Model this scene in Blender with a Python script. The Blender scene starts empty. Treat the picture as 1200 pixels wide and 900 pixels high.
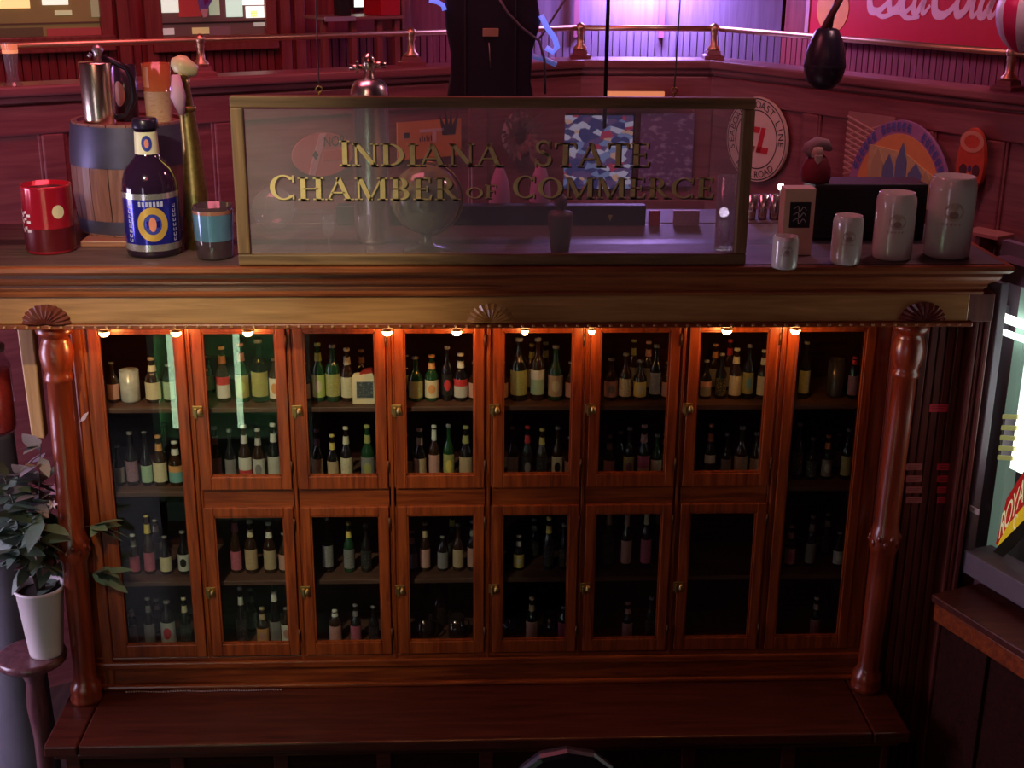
import bpy, math, random
from mathutils import Vector, Matrix
random.seed(7)
PI = math.pi
S = bpy.context.scene
COL = S.collection

# ------------------------------------------------------------------ camera
CAM = Vector((0.0, -5.2, 3.94))
FPX = 1555.65
PITCH, YAW, ROLL = [math.radians(a) for a in (18.473, 2.5606, 0.510)]
FW = Vector((math.sin(YAW)*math.cos(PITCH), math.cos(YAW)*math.cos(PITCH), -math.sin(PITCH)))
R0 = Vector((math.cos(YAW), -math.sin(YAW), 0.0))
U0 = R0.cross(FW)
RT = R0*math.cos(ROLL) + U0*math.sin(ROLL)
UP = -R0*math.sin(ROLL) + U0*math.cos(ROLL)
cd = bpy.data.cameras.new('camera')
cam = bpy.data.objects.new('camera', cd)
COL.objects.link(cam)
cam.matrix_world = Matrix(((RT.x, UP.x, -FW.x, CAM.x), (RT.y, UP.y, -FW.y, CAM.y), (RT.z, UP.z, -FW.z, CAM.z), (0, 0, 0, 1)))
cd.sensor_width = 36.0
cd.lens = 36.0*FPX/1200.0
cd.clip_start = 0.05
S.camera = cam

def ray(px, py):
    return FW + RT*((px-600.0)/FPX) - UP*((py-450.0)/FPX)
def atY(px, py, Y):
    d = ray(px, py)
    return CAM + d*((Y-CAM.y)/d.y)
def atZ(px, py, Z):
    d = ray(px, py)
    return CAM + d*((Z-CAM.z)/d.z)
def onM(px, py, M, y=0.0):
    """pixel -> local (x, z) on the plane local-y = y of frame M"""
    n = (M.to_3x3() @ Vector((0, 1, 0)))
    p0 = M @ Vector((0, y, 0))
    d = ray(px, py)
    p = CAM + d*((p0-CAM).dot(n)/d.dot(n))
    q = M.inverted() @ p
    return q.x, q.z

# ------------------------------------------------------------------ world, big lights, exposure
w = bpy.data.worlds.new('world')
S.world = w
w.use_nodes = True
w.node_tree.nodes['Background'].inputs[0].default_value = (0.40, 0.03, 0.04, 1)
w.node_tree.nodes['Background'].inputs[1].default_value = 0.02
S.view_settings.view_transform = 'Standard'
S.view_settings.look = 'None'
S.view_settings.gamma = 1.0
S.view_settings.use_curve_mapping = False
S.view_settings.exposure = 0.0

def area(name, loc, target, size, power, color, sizey=None):
    l = bpy.data.lights.new(name, 'AREA')
    l.energy = power
    l.color = color
    l.size = size
    if sizey:
        l.shape = 'RECTANGLE'
        l.size_y = sizey
    o = bpy.data.objects.new(name, l)
    o.location = loc
    o.rotation_euler = (Vector(target)-Vector(loc)).to_track_quat('-Z', 'Y').to_euler()
    COL.objects.link(o)
    return o
def point(name, loc, power, color, r=0.03):
    l = bpy.data.lights.new(name, 'POINT')
    l.energy = power
    l.color = color
    l.shadow_soft_size = r
    o = bpy.data.objects.new(name, l)
    o.location = loc
    COL.objects.link(o)
    return o
# assumed out-of-view lights: red under the ceiling in front of the cabinet, daylight window at the left, purple stage wash at the back
def spot(name, loc, target, power, color, deg, blend=0.8, r=0.05):
    l = bpy.data.lights.new(name, 'SPOT')
    l.energy = power
    l.color = color
    l.spot_size = math.radians(deg)
    l.spot_blend = blend
    l.shadow_soft_size = r
    o = bpy.data.objects.new(name, l)
    o.location = loc
    o.rotation_euler = (Vector(target)-Vector(loc)).to_track_quat('-Z', 'Y').to_euler()
    COL.objects.link(o)
    return o
area('assumed_red_light', (-1.2, -4.6, 5.6), (-0.8, 0.0, 2.8), 1.0, 9, (1.0, 0.20, 0.20))  # assumed red room light, no fixture built
area('assumed_red_back_light', (-1.1, 0.3, 5.7), (-1.0, 2.4, 2.9), 1.6, 62, (1.0, 0.20, 0.28))  # assumed red light over the balcony, no fixture built
area('assumed_window_light', (-4.1, -0.55, 1.9), (-1.5, -0.3, 1.4), 1.2, 80, (0.80, 0.66, 1.0), 1.9)  # cool side light of the assumed left window
ASSUMED_SPOTS = [((-1.7, -3.3, 5.0), (-0.95, -0.2, 2.55), 520, (1.0, 0.90, 0.58), 32), ((1.3, -3.3, 5.0), (1.5, 0.0, 3.2), 22, (1.0, 0.60, 0.56), 20)]  # assumed spotlights: left brightens the frieze, right the steins
for k_, (l_, t_, p_, c_, d_) in enumerate(ASSUMED_SPOTS):
    spot('assumed_spot', l_, t_, p_, c_, d_)

# ------------------------------------------------------------------ materials
MATS = {}
def new_mat(name):
    m = bpy.data.materials.new(name)
    m.use_nodes = True
    return m, m.node_tree.nodes, m.node_tree.links, m.node_tree.nodes['Principled BSDF']
def mat(name, col, rough=0.5, metal=0.0, var=0.12, scale=18.0, bump=0.0, emit=None, es=0.0, coat=0.0):
    if name in MATS:
        return MATS[name]
    m, N, L, b = new_mat(name)
    c = (*col, 1)
    tc = N.new('ShaderNodeTexCoord')
    no = N.new('ShaderNodeTexNoise')
    no.inputs['Scale'].default_value = scale
    no.inputs['Detail'].default_value = 4
    L.new(tc.outputs['Object'], no.inputs['Vector'])
    mx = N.new('ShaderNodeMixRGB')
    mx.inputs[1].default_value = (*[x*(1-var) for x in col], 1)
    mx.inputs[2].default_value = (*[min(1, x*(1+var)) for x in col], 1)
    L.new(no.outputs['Fac'], mx.inputs[0])
    L.new(mx.outputs[0], b.inputs['Base Color'])
    b.inputs['Roughness'].default_value = rough
    b.inputs['Metallic'].default_value = metal
    if coat:
        b.inputs['Coat Weight'].default_value = coat
        b.inputs['Coat Roughness'].default_value = 0.08
    if bump:
        bp = N.new('ShaderNodeBump')
        bp.inputs['Strength'].default_value = bump
        L.new(no.outputs['Fac'], bp.inputs['Height'])
        L.new(bp.outputs[0], b.inputs['Normal'])
    if emit:
        b.inputs['Emission Color'].default_value = (*emit, 1)
        b.inputs['Emission Strength'].default_value = es
    MATS[name] = m
    return m
def wood(name, dark, light, rough=0.35, axis=2, scale=5.0, coat=0.25):
    if name in MATS:
        return MATS[name]
    m, N, L, b = new_mat(name)
    tc = N.new('ShaderNodeTexCoord')
    mp = N.new('ShaderNodeMapping')
    sc = [scale*5]*3
    sc[axis] = scale*0.35
    mp.inputs['Scale'].default_value = sc
    L.new(tc.outputs['Object'], mp.inputs['Vector'])
    no = N.new('ShaderNodeTexNoise')
    no.inputs['Scale'].default_value = 2.0
    no.inputs['Detail'].default_value = 8
    no.inputs['Distortion'].default_value = 0.7
    L.new(mp.outputs[0], no.inputs['Vector'])
    cr = N.new('ShaderNodeValToRGB')
    cr.color_ramp.elements[0].position = 0.3
    cr.color_ramp.elements[0].color = (*dark, 1)
    cr.color_ramp.elements[1].position = 0.72
    cr.color_ramp.elements[1].color = (*light, 1)
    L.new(no.outputs['Fac'], cr.inputs[0])
    L.new(cr.outputs[0], b.inputs['Base Color'])
    b.inputs['Roughness'].default_value = rough
    b.inputs['Coat Weight'].default_value = coat
    b.inputs['Coat Roughness'].default_value = 0.2
    bp = N.new('ShaderNodeBump')
    bp.inputs['Strength'].default_value = 0.06
    L.new(no.outputs['Fac'], bp.inputs['Height'])
    L.new(bp.outputs[0], b.inputs['Normal'])
    MATS[name] = m
    return m
def glass(name, tint=(0.96, 0.97, 0.96), gloss=0.06, haze=0.0, hazecol=(0.7, 0.62, 0.72), rough=0.01):
    """thin clear pane: transparent + fresnel reflection (+ a diffuse film of haze)"""
    if name in MATS:
        return MATS[name]
    m, N, L, b = new_mat(name)
    N.remove(b)
    out = N['Material Output']
    tr = N.new('ShaderNodeBsdfTransparent')
    tr.inputs[0].default_value = (*tint, 1)
    gl = N.new('ShaderNodeBsdfGlossy')
    gl.inputs['Roughness'].default_value = rough
    lw_ = N.new('ShaderNodeLayerWeight')
    lw_.inputs[0].default_value = 0.5
    pw = N.new('ShaderNodeMath')
    pw.operation = 'POWER'
    pw.inputs[1].default_value = 4.5
    L.new(lw_.outputs['Facing'], pw.inputs[0])
    ad = N.new('ShaderNodeMath')
    ad.operation = 'MULTIPLY_ADD'
    ad.inputs[1].default_value = 0.9
    ad.inputs[2].default_value = 0.035+gloss*0.5
    L.new(pw.outputs[0], ad.inputs[0])
    mx = N.new('ShaderNodeMixShader')
    L.new(ad.outputs[0], mx.inputs[0])
    L.new(tr.outputs[0], mx.inputs[1])
    L.new(gl.outputs[0], mx.inputs[2])
    last = mx
    if haze:
        df = N.new('ShaderNodeBsdfDiffuse')
        df.inputs[0].default_value = (*hazecol, 1)
        no = N.new('ShaderNodeTexNoise')
        no.inputs['Scale'].default_value = 3.0
        ml = N.new('ShaderNodeMath')
        ml.operation = 'MULTIPLY'
        ml.inputs[1].default_value = haze*2
        L.new(no.outputs['Fac'], ml.inputs[0])
        m2 = N.new('ShaderNodeMixShader')
        L.new(ml.outputs[0], m2.inputs[0])
        L.new(mx.outputs[0], m2.inputs[1])
        L.new(df.outputs[0], m2.inputs[2])
        last = m2
    L.new(last.outputs[0], out.inputs[0])
    MATS[name] = m
    return m
def emis(name, col, s):
    if name in MATS:
        return MATS[name]
    m, N, L, b = new_mat(name)
    b.inputs['Base Color'].default_value = (*col, 1)
    b.inputs['Emission Color'].default_value = (*col, 1)
    b.inputs['Emission Strength'].default_value = s
    MATS[name] = m
    return m
def label_mat(name, col, acc, kind='plain'):
    """printed paper label: flat print in generated coordinates"""
    if name in MATS:
        return MATS[name]
    m, N, L, b = new_mat(name)
    tc = N.new('ShaderNodeTexCoord')
    sp = N.new('ShaderNodeSeparateXYZ')
    L.new(tc.outputs['Generated'], sp.inputs[0])
    mx = N.new('ShaderNodeMixRGB')
    mx.inputs[1].default_value = (*col, 1)
    mx.inputs[2].default_value = (*acc, 1)
    no = N.new('ShaderNodeTexNoise')
    no.inputs['Scale'].default_value = 6.0
    no.inputs['Detail'].default_value = 3
    mp = N.new('ShaderNodeMapping')
    mp.inputs['Scale'].default_value = (1.0, 1.0, 2.6)
    L.new(tc.outputs['Generated'], mp.inputs[0])
    L.new(mp.outputs[0], no.inputs[0])
    if kind == 'band':
        f = N.new('ShaderNodeMath'); f.operation = 'GREATER_THAN'; f.inputs[1].default_value = 0.62
        L.new(sp.outputs['Z'], f.inputs[0])
    elif kind == 'low':
        f = N.new('ShaderNodeMath'); f.operation = 'LESS_THAN'; f.inputs[1].default_value = 0.45
        L.new(sp.outputs['Z'], f.inputs[0])
    elif kind == 'oval':
        vm = N.new('ShaderNodeVectorMath'); vm.operation = 'DISTANCE'; vm.inputs[1].default_value = (0.5, 0.0, 0.5)
        cb = N.new('ShaderNodeCombineXYZ')
        L.new(sp.outputs['X'], cb.inputs[0]); L.new(sp.outputs['Z'], cb.inputs[2])
        L.new(cb.outputs[0], vm.inputs[0])
        f = N.new('ShaderNodeMath'); f.operation = 'LESS_THAN'; f.inputs[1].default_value = 0.27
        L.new(vm.outputs['Value'], f.inputs[0])
    else:
        f = N.new('ShaderNodeMapRange')
        f.inputs[1].default_value = 0.52
        f.inputs[2].default_value = 0.66
        f.inputs[4].default_value = 0.55
        L.new(no.outputs['Fac'], f.inputs[0])
    L.new(f.outputs[0], mx.inputs[0])
    L.new(mx.outputs[0], b.inputs['Base Color'])
    b.inputs['Roughness'].default_value = 0.45
    MATS[name] = m
    return m

MAH = wood('mahogany_vertical', (0.12, 0.016, 0.003), (0.34, 0.068, 0.012), 0.36, 2)
MAHX = wood('mahogany_horizontal', (0.12, 0.016, 0.003), (0.34, 0.068, 0.012), 0.34, 0)
OAKX = wood('frieze_wood', (0.27, 0.11, 0.034), (0.50, 0.24, 0.085), 0.30, 0, 4.0, 0.4)
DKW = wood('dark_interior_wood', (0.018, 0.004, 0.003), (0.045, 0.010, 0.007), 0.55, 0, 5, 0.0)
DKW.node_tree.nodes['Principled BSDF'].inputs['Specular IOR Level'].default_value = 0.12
LEDGE = wood('ledge_wood', (0.045, 0.007, 0.004), (0.11, 0.022, 0.010), 0.42, 0, 4, 0.2)
TOPW = wood('dusty_top_wood', (0.045, 0.024, 0.024), (0.12, 0.085, 0.08), 0.55, 0, 4, 0.0)
WALLW = wood('balcony_panel_wood', (0.20, 0.055, 0.065), (0.34, 0.12, 0.12), 0.42, 0, 3, 0.2)
BEAD = wood('beadboard_wood', (0.16, 0.02, 0.02), (0.30, 0.055, 0.05), 0.45, 2, 3, 0.15)
LEDGE.node_tree.nodes['Principled BSDF'].inputs['Specular IOR Level'].default_value = 0.3
PANW = wood('end_beadboard_wood', (0.09, 0.014, 0.010), (0.19, 0.04, 0.028), 0.42, 2, 4, 0.2)
SIGNF = wood('weathered_frame_wood', (0.11, 0.055, 0.022), (0.26, 0.14, 0.06), 0.6, 0, 4, 0.0)
SIGNV = wood('weathered_frame_wood_vertical', (0.11, 0.055, 0.022), (0.26, 0.14, 0.06), 0.6, 2, 4, 0.0)
BRASS = mat('brass', (0.78, 0.50, 0.30), 0.42, 1.0, 0.1)
AGED = mat('aged_brass', (0.42, 0.28, 0.10), 0.42, 1.0, 0.3, 30)
STEEL = mat('polished_steel', (0.86, 0.84, 0.84), 0.27, 1.0, 0.03)
CHROME = mat('chrome_copper_tint', (0.92, 0.78, 0.64), 0.24, 1.0, 0.05)
GOLD = mat('gold_leaf', (0.85, 0.64, 0.28), 0.36, 0.35, 0.15, 40)
BLACK = mat('black_paint', (0.012, 0.011, 0.013), 0.4, 0, 0.1)
BLKL = mat('black_leather', (0.02, 0.015, 0.03), 0.32, 0, 0.3, 60, 0.1)
WHITEC = mat('white_glazed_ceramic', (0.56, 0.50, 0.46), 0.18, 0, 0.05, 8, 0, coat=0.5)
CREAM = mat('cream_paper', (0.72, 0.60, 0.42), 0.6)
PANE = glass('cabinet_glass', (0.93, 0.95, 0.93), 0.02)
SIGNG = glass('hazy_sign_glass', (0.93, 0.91, 0.93), 0.03, 0.11, (0.70, 0.64, 0.70))  # veil of haze over the glass painted in as a diffuse film
CLEAR = glass('clear_glass', (0.88, 0.90, 0.88), 0.05)

# ------------------------------------------------------------------ mesh helpers
class MB:
    def __init__(s):
        s.v = []; s.f = []; s.sm = []
    def add(s, vs, fs, smooth=False):
        k = len(s.v)
        s.v += [tuple(p) for p in vs]
        s.f += [tuple(i+k for i in q) for q in fs]
        s.sm += [smooth]*len(fs)
        return s
    def box(s, x0, x1, y0, y1, z0, z1):
        vs = [(x, y, z) for z in (z0, z1) for y in (y0, y1) for x in (x0, x1)]
        return s.add(vs, [(0, 2, 3, 1), (4, 5, 7, 6), (0, 1, 5, 4), (2, 6, 7, 3), (0, 4, 6, 2), (1, 3, 7, 5)])
    def lathe(s, prof, n=20, c=(0, 0, 0), a0=0.0, a1=2*PI, cap=True, smooth=True):
        full = abs(a1-a0-2*PI) < 1e-6
        m = n if full else n+1
        vs = []
        for r, z in prof:
            for i in range(m):
                a = a0+(a1-a0)*i/n
                vs.append((c[0]+r*math.cos(a), c[1]+r*math.sin(a), c[2]+z))
        fs = []
        for j in range(len(prof)-1):
            for i in range(n):
                i2 = (i+1) % m if full else i+1
                fs.append((j*m+i, j*m+i2, (j+1)*m+i2, (j+1)*m+i))
        s.add(vs, fs, smooth)
        if cap and full:
            k = len(s.v)-len(vs)
            for j, rev in ((0, True), (len(prof)-1, False)):
                if prof[j][0] > 1e-5:
                    q = [k+j*m+i for i in range(m)]
                    s.f.append(tuple(q[::-1] if rev else q)); s.sm.append(False)
        return s
    def prism(s, poly, y0, y1):
        """polygon in (x,z) extruded along y"""
        n = len(poly)
        vs = [(x, y0, z) for x, z in poly]+[(x, y1, z) for x, z in poly]
        fs = [tuple(range(n)), tuple(range(2*n-1, n-1, -1))]
        fs += [(i, i+n, (i+1) % n+n, (i+1) % n) for i in range(n)]
        return s.add(vs, fs)
    def tube(s, path, r, n=8, smooth=True):
        path = [Vector(p) for p in path]
        rs = r if isinstance(r, (list, tuple)) else [r]*len(path)
        vs = []
        ref = Vector((0.13, 0.31, 0.94))
        for i, p in enumerate(path):
            t = (path[min(i+1, len(path)-1)]-path[max(i-1, 0)]).normalized()
            a = t.cross(ref)
            if a.length < 1e-3:
                a = t.cross(Vector((1, 0, 0)))
            a.normalize()
            b = t.cross(a)
            for k in range(n):
                an = 2*PI*k/n
                vs.append(p+(a*math.cos(an)+b*math.sin(an))*rs[i])
        fs = []
        for j in range(len(path)-1):
            for k in range(n):
                fs.append((j*n+k, j*n+(k+1) % n, (j+1)*n+(k+1) % n, (j+1)*n+k))
        fs.append(tuple(range(n))[::-1])
        fs.append(tuple((len(path)-1)*n+k for k in range(n)))
        return s.add(vs, fs, smooth)
    def loft(s, rings):
        """rings of equal count (closed), capped"""
        n = len(rings[0])
        vs = [p for rg in rings for p in rg]
        fs = []
        for j in range(len(rings)-1):
            for i in range(n):
                fs.append((j*n+i, j*n+(i+1) % n, (j+1)*n+(i+1) % n, (j+1)*n+i))
        fs.append(tuple(range(n))[::-1])
        fs.append(tuple((len(rings)-1)*n+i for i in range(n)))
        return s.add(vs, fs)
    def mesh(s, name):
        me = bpy.data.meshes.new(name)
        me.from_pydata(s.v, [], s.f)
        me.polygons.foreach_set('use_smooth', s.sm)
        me.update()
        return me
    def build(s, name, m, parent=None, bevel=0.0, M=None):
        return link(name, s.mesh(name), m, parent, bevel, M)
def link(name, me, m, parent=None, bevel=0.0, M=None):
    o = bpy.data.objects.new(name, me)
    COL.objects.link(o)
    if m:
        if len(me.materials) == 0:
            me.materials.append(m)
        elif me.materials[0] != m:
            o.material_slots[0].link = 'OBJECT'
            o.material_slots[0].material = m
    if parent:
        o.parent = parent
    if M is not None:
        o.matrix_local = M
    if bevel:
        b = o.modifiers.new('bevel', 'BEVEL')
        b.width = bevel
        b.segments = 2
        b.limit_method = 'ANGLE'
    return o
def tag(o, label, cat, group=None):
    o['label'] = label
    o['category'] = cat
    if group:
        o['group'] = group
    return o
def thing(name, label, cat, loc=(0, 0, 0), rz=0.0, group=None, M=None):
    o = bpy.data.objects.new(name, None)
    COL.objects.link(o)
    o.empty_display_size = 0.1
    if M is not None:
        o.matrix_world = M
    else:
        o.location = loc
        o.rotation_euler = (0, 0, rz)
    return tag(o, label, cat, group)
def struct(o):
    o['kind'] = 'structure'
    return o
def arcpts(cx, cz, rx, rz, a0, a1, n):
    return [(cx+rx*math.cos(math.radians(a0+(a1-a0)*i/n)), cz+rz*math.sin(math.radians(a0+(a1-a0)*i/n))) for i in range(n+1)]

# ------------------------------------------------------------------ room shell
FLOORM = wood('floor_boards', (0.035, 0.022, 0.02), (0.075, 0.05, 0.045), 0.4, 1, 2, 0.2)
fl = struct(MB().box(-4.2, 5.0, -7.0, 6.5, -0.1, 0.0).build('floor', FLOORM))
struct(MB().box(-4.2, 5.0, -7.0, 6.5, 6.0, 6.1).build('ceiling', mat('ceiling_paint', (0.05, 0.02, 0.03), 0.8)))
struct(MB().box(-4.2, 5.0, -7.1, -7.0, 0, 6).build('wall_front', mat('far_wall_paint', (0.14, 0.03, 0.035), 0.7)))
PLAST = mat('side_wall_paint', (0.20, 0.06, 0.08), 0.7)
lw = struct(MB().box(-4.3, -4.2, -7.0, -1.2, 0, 6).box(-4.3, -4.2, 0.1, 6.5, 0, 6).box(-4.3, -4.2, -1.2, 0.1, 0, 0.9).box(-4.3, -4.2, -1.2, 0.1, 2.9, 6).build('wall_left', PLAST))
win = struct(MB().box(-4.27, -4.24, -1.2, 0.1, 0.9, 2.9).build('window_1', emis('assumed_daylit_pane', (0.82, 0.76, 1.0), 1.5)))  # unseen window assumed at the left for the cool side light
MB().box(-4.23, -4.19, -0.58, -0.52, 0.9, 2.9).box(-4.23, -4.19, -1.2, 0.1, 1.87, 1.93).build('window_frame', mat('grey_frame_paint', (0.22, 0.20, 0.22), 0.5), win)

for n_, (xa, xb) in ((5, (-3.7, -2.8)),):  # unseen window added for streak reflections and fill light
    w5 = struct(MB().box(xa, xb, -6.98, -6.95, 1.0, 3.4).build('window_%d' % n_, emis('front_fill_glow', (0.90, 0.84, 1.0), 3.0)))
    MB().box(xa, xb, -6.95, -6.91, 2.15, 2.22).box((xa+xb)/2-0.03, (xa+xb)/2+0.03, -6.95, -6.91, 1.0, 3.4).build('window_frame', mat('grey_frame_paint', (0.22, 0.20, 0.22), 0.5), w5)
for k_, (l_, t_, p_, c_, d_) in enumerate(ASSUMED_SPOTS):  # fixtures added for the assumed spotlights
    dv = (Vector(t_)-Vector(l_)).normalized()
    q_ = Vector(l_)-dv*0.06
    tk = thing('assumed_spotlight', ('left' if k_ == 0 else 'right')+' assumed black track spotlight above the room in front of the cabinet', 'light', tuple(q_), 0, 'assumed track spotlights')
    rm = (-dv).to_track_quat('Z', 'Y').to_matrix().to_4x4()
    MB().lathe([(0.0, 0.16), (0.05, 0.15), (0.06, 0.10), (0.06, 0.0), (0.055, 0.0), (0.05, 0.08), (0.0, 0.09)], 20).build('housing', BLACK, tk, 0, rm)
    MB().tube([(0, 0, 0.05), (0, 0, 5.99-q_.z)], 0.012, 8).build('drop_rod', BLACK, tk)

tk = thing('fill_pendant', 'unseen rose pendant added to brighten the right balcony wall', 'light', (2.25, 0.5, 5.0))  # out-of-view pendant added to lift the right balcony wall
MB().lathe([(0.0, 0.0), (0.10, 0.02), (0.14, 0.10), (0.10, 0.18), (0.03, 0.22), (0.0, 0.22)], 20).build('shade', emis('fill_pendant_glow', (1.0, 0.55, 0.55), 3.0), tk)
MB().tube([(0, 0, 0.21), (0, 0, 0.99)], 0.008, 8).build('cord', BLACK, tk)
point('right_wall_fill', (2.25, 0.5, 4.9), 42, (1.0, 0.50, 0.56), 0.12)

# octagonal balcony at the back: three segments of panelled parapet with a brass gallery rail
def segM(P, Q):
    u = (Vector(Q)-Vector(P)).normalized()
    return Matrix(((u.x, -u.y, 0, P[0]), (u.y, u.x, 0, P[1]), (0, 0, 1, 0), (0, 0, 0, 1))), (Vector(Q)-Vector(P)).length
P3, P4 = (0.77, 3.08), (1.59, 3.08)
AL = (-3.46, 0.63)
CR = (3.17, 0.57)
MA, LA = segM(AL, P3)
MBk, LB = segM(P3, P4)
MC, LC = segM(P4, CR)
CAPZ, RAILZ = 3.26, 3.44
BACK = 1.3
def parapet(name, M, L, stiles, e0, e1):
    """wall with raised panel frames, cap ledge"""
    wl = struct(MB().box(0, L, 0.0, 0.10, 0.0, CAPZ-0.05).build(name, WALLW, None, 0, M))
    MB().box(-0.02, L+0.02, -0.07, 0.16, CAPZ-0.05, CAPZ).build('cap_ledge', WALLW, wl, 0.012)
    MB().box(0, L, -0.035, 0.0, CAPZ-0.085, CAPZ-0.05).build('cap_moulding', WALLW, wl, 0.01)
    MB().box(0, L, -0.022, 0.0, CAPZ-0.24, CAPZ-0.10).build('panel_rail', WALLW, wl, 0.008)
    MB().box(0, L, -0.022, 0.0, 2.28, 2.40).build('panel_rail', WALLW, wl, 0.008)
    for x in stiles:
        MB().box(x-0.055, x+0.055, -0.022, 0.0, 2.40, CAPZ-0.24).build('panel_stile', WALLW, wl, 0.008)
        for s in (-1, 1):
            MB().box(x+s*0.063-0.008, x+s*0.063+0.008, -0.014, 0.0, 2.40, CAPZ-0.24).build('panel_moulding', WALLW, wl, 0.004)
    return wl
xsA = [onM(p, 150, MA)[0] for p in (60, 262, 560)]
xsC = [onM(p, 150, MC)[0] for p in (952, 1087, 1172)]
wA = parapet('wall_back_left', MA, LA, xsA, 0, 0)
wB = parapet('wall_back_center', MBk, LB, [0.05, LB-0.05], 0, 0)
wC = parapet('wall_back_right', MC, LC, xsC, 0, 0)
# balcony floor and the beadboard walls behind the rail
struct(MB().add([(AL[0], AL[1]+0.12, 2.3), (P3[0], P3[1]+0.1, 2.3), (P4[0], P4[1]+0.1, 2.3), (CR[0]+0.1, CR[1], 2.3), (5, 1.5, 2.3), (5, 6.4, 2.3), (-4.2, 6.4, 2.3), (-4.2, 1.0, 2.3)], [(0, 7, 6, 5, 4, 3, 2, 1)]).build('floor_balcony', FLOORM))
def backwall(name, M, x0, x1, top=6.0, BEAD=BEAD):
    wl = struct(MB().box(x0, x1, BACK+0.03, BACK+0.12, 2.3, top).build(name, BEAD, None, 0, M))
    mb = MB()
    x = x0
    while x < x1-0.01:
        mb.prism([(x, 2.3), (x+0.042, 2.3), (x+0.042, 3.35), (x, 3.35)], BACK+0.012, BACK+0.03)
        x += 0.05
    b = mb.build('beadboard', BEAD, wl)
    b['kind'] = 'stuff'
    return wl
bA = backwall('wall_balcony_left', MA, -0.6, LA+0.35)
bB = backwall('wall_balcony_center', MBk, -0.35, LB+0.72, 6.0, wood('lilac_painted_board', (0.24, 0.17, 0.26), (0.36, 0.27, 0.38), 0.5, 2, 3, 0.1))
bC = backwall('wall_balcony_right', MC, -0.72, LC+1.2)

# brass gallery rail: a post where the photo shows one
def rail(M, L, posts, label):
    t = thing('brass_gallery_rail', label, 'rail', M=M)
    MB().tube([(0, 0.04, RAILZ), (L, 0.04, RAILZ)], 0.017, 10).build('rail_tube', BRASS, t)
    for x in posts:
        MB().lathe([(0.040, 0), (0.040, 0.012), (0.022, 0.03), (0.018, 0.085), (0.024, 0.095), (0.020, 0.105), (0.027, 0.118), (0.030, 0.130), (0.026, 0.146), (0.010, 0.158), (0.0, 0.16)], 14, (x, 0.04, CAPZ+0.052)).build('rail_post', BRASS, t)
        MB().lathe([(0.085, 0), (0.085, 0.02), (0.06, 0.028), (0.055, 0.05), (0.045, 0.052)], 4, (x, 0.04, CAPZ), PI/4, PI/4+2*PI, True, False).build('post_block', WALLW, t)
    return t
rail(MA, LA, [onM(p, 60, MA, 0.04)[0] for p in (235, 482)], 'brass gallery rail on short posts along the left side of the balcony')
rail(MBk, LB, [0.0, LB], 'brass gallery rail on short posts across the purple-lit middle of the balcony')
rail(MC, LC, [onM(1184, 80, MC, 0.04)[0]], 'brass gallery rail along the right side of the balcony under the red soda sign')

# ------------------------------------------------------------------ the back bar cabinet
cab = thing('back_bar_cabinet', 'long mahogany back bar cabinet with glass doors, columns and beer bottles on its shelves', 'cabinet')
GX = [-1.437, -1.134, -1.023, -0.729, -0.618, -0.327, -0.210, 0.077, 0.195, 0.481, 0.593, 0.882, 1.000, 1.289, 1.406, 1.693]
ZUT, ZUB, ZLT, ZLB = 2.432, 1.804, 1.623, 1.017
XR = 2.14          # right end of the cabinet
XL = -2.16
TOPZ = 2.770
LEDZ = 0.803
FRY = -0.18
# carcass
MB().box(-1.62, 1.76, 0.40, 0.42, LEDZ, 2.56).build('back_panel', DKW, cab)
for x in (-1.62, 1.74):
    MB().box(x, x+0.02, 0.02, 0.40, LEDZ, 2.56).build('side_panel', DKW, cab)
MB().box(-1.62, 1.76, -0.02, 0.42, 2.50, 2.56).build('soffit', MAHX, cab)
SHELF = {'A': 2.095, 'B': 1.720, 'C': 1.300, 'D': 0.945}
for k, z in SHELF.items():
    MB().box(-1.60, 1.74, 0.025, 0.40, z-0.022, z).build('shelf', wood('shelf_wood', (0.06, 0.025, 0.02), (0.13, 0.06, 0.045), 0.5, 0, 4, 0), cab, 0.003)
# fixed face frame: stiles between the doors, rails above, between and below
ST = 0.040
for i in range(7):
    a, b = GX[2*i+1]+ST, GX[2*i+2]-ST
    MB().box(a, b, -0.006, 0.02, 0.93, 2.50).build('frame_stile', MAH, cab, 0.004)
    c = (a+b)/2
    MB().box(c-0.007, c+0.007, -0.014, -0.006, 0.93, 2.50).build('stile_bead', MAH, cab, 0.004)
MB().box(-1.62, GX[0]-ST, -0.006, 0.02, LEDZ, 2.50).build('end_stile', MAH, cab, 0.004)
MB().box(-1.545, -1.50, -0.02, -0.006, LEDZ, 2.50).build('stile_moulding', MAH, cab, 0.006)
MB().box(GX[15]+ST, 1.80, -0.006, 0.02, LEDZ, 2.50).build('end_stile', MAH, cab, 0.004)
MB().box(GX[2]-ST, GX[13]+ST, -0.006, 0.02, 1.655, 1.750).build('frame_rail', MAHX, cab, 0.004)
MB().box(-1.62, 1.76, -0.006, 0.02, 2.462, 2.50).build('frame_rail', MAHX, cab, 0.004)
MB().box(-1.62, 1.80, -0.012, 0.02, LEDZ, 0.952).build('base_board', MAHX, cab, 0.004)
MB().box(-1.62, 1.80, -0.03, -0.012, 0.90, 0.935).build('base_moulding', MAHX, cab, 0.008)
MB().box(-1.62, 1.80, -0.04, -0.012, LEDZ, 0.825).build('base_moulding', MAHX, cab, 0.008)
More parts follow.
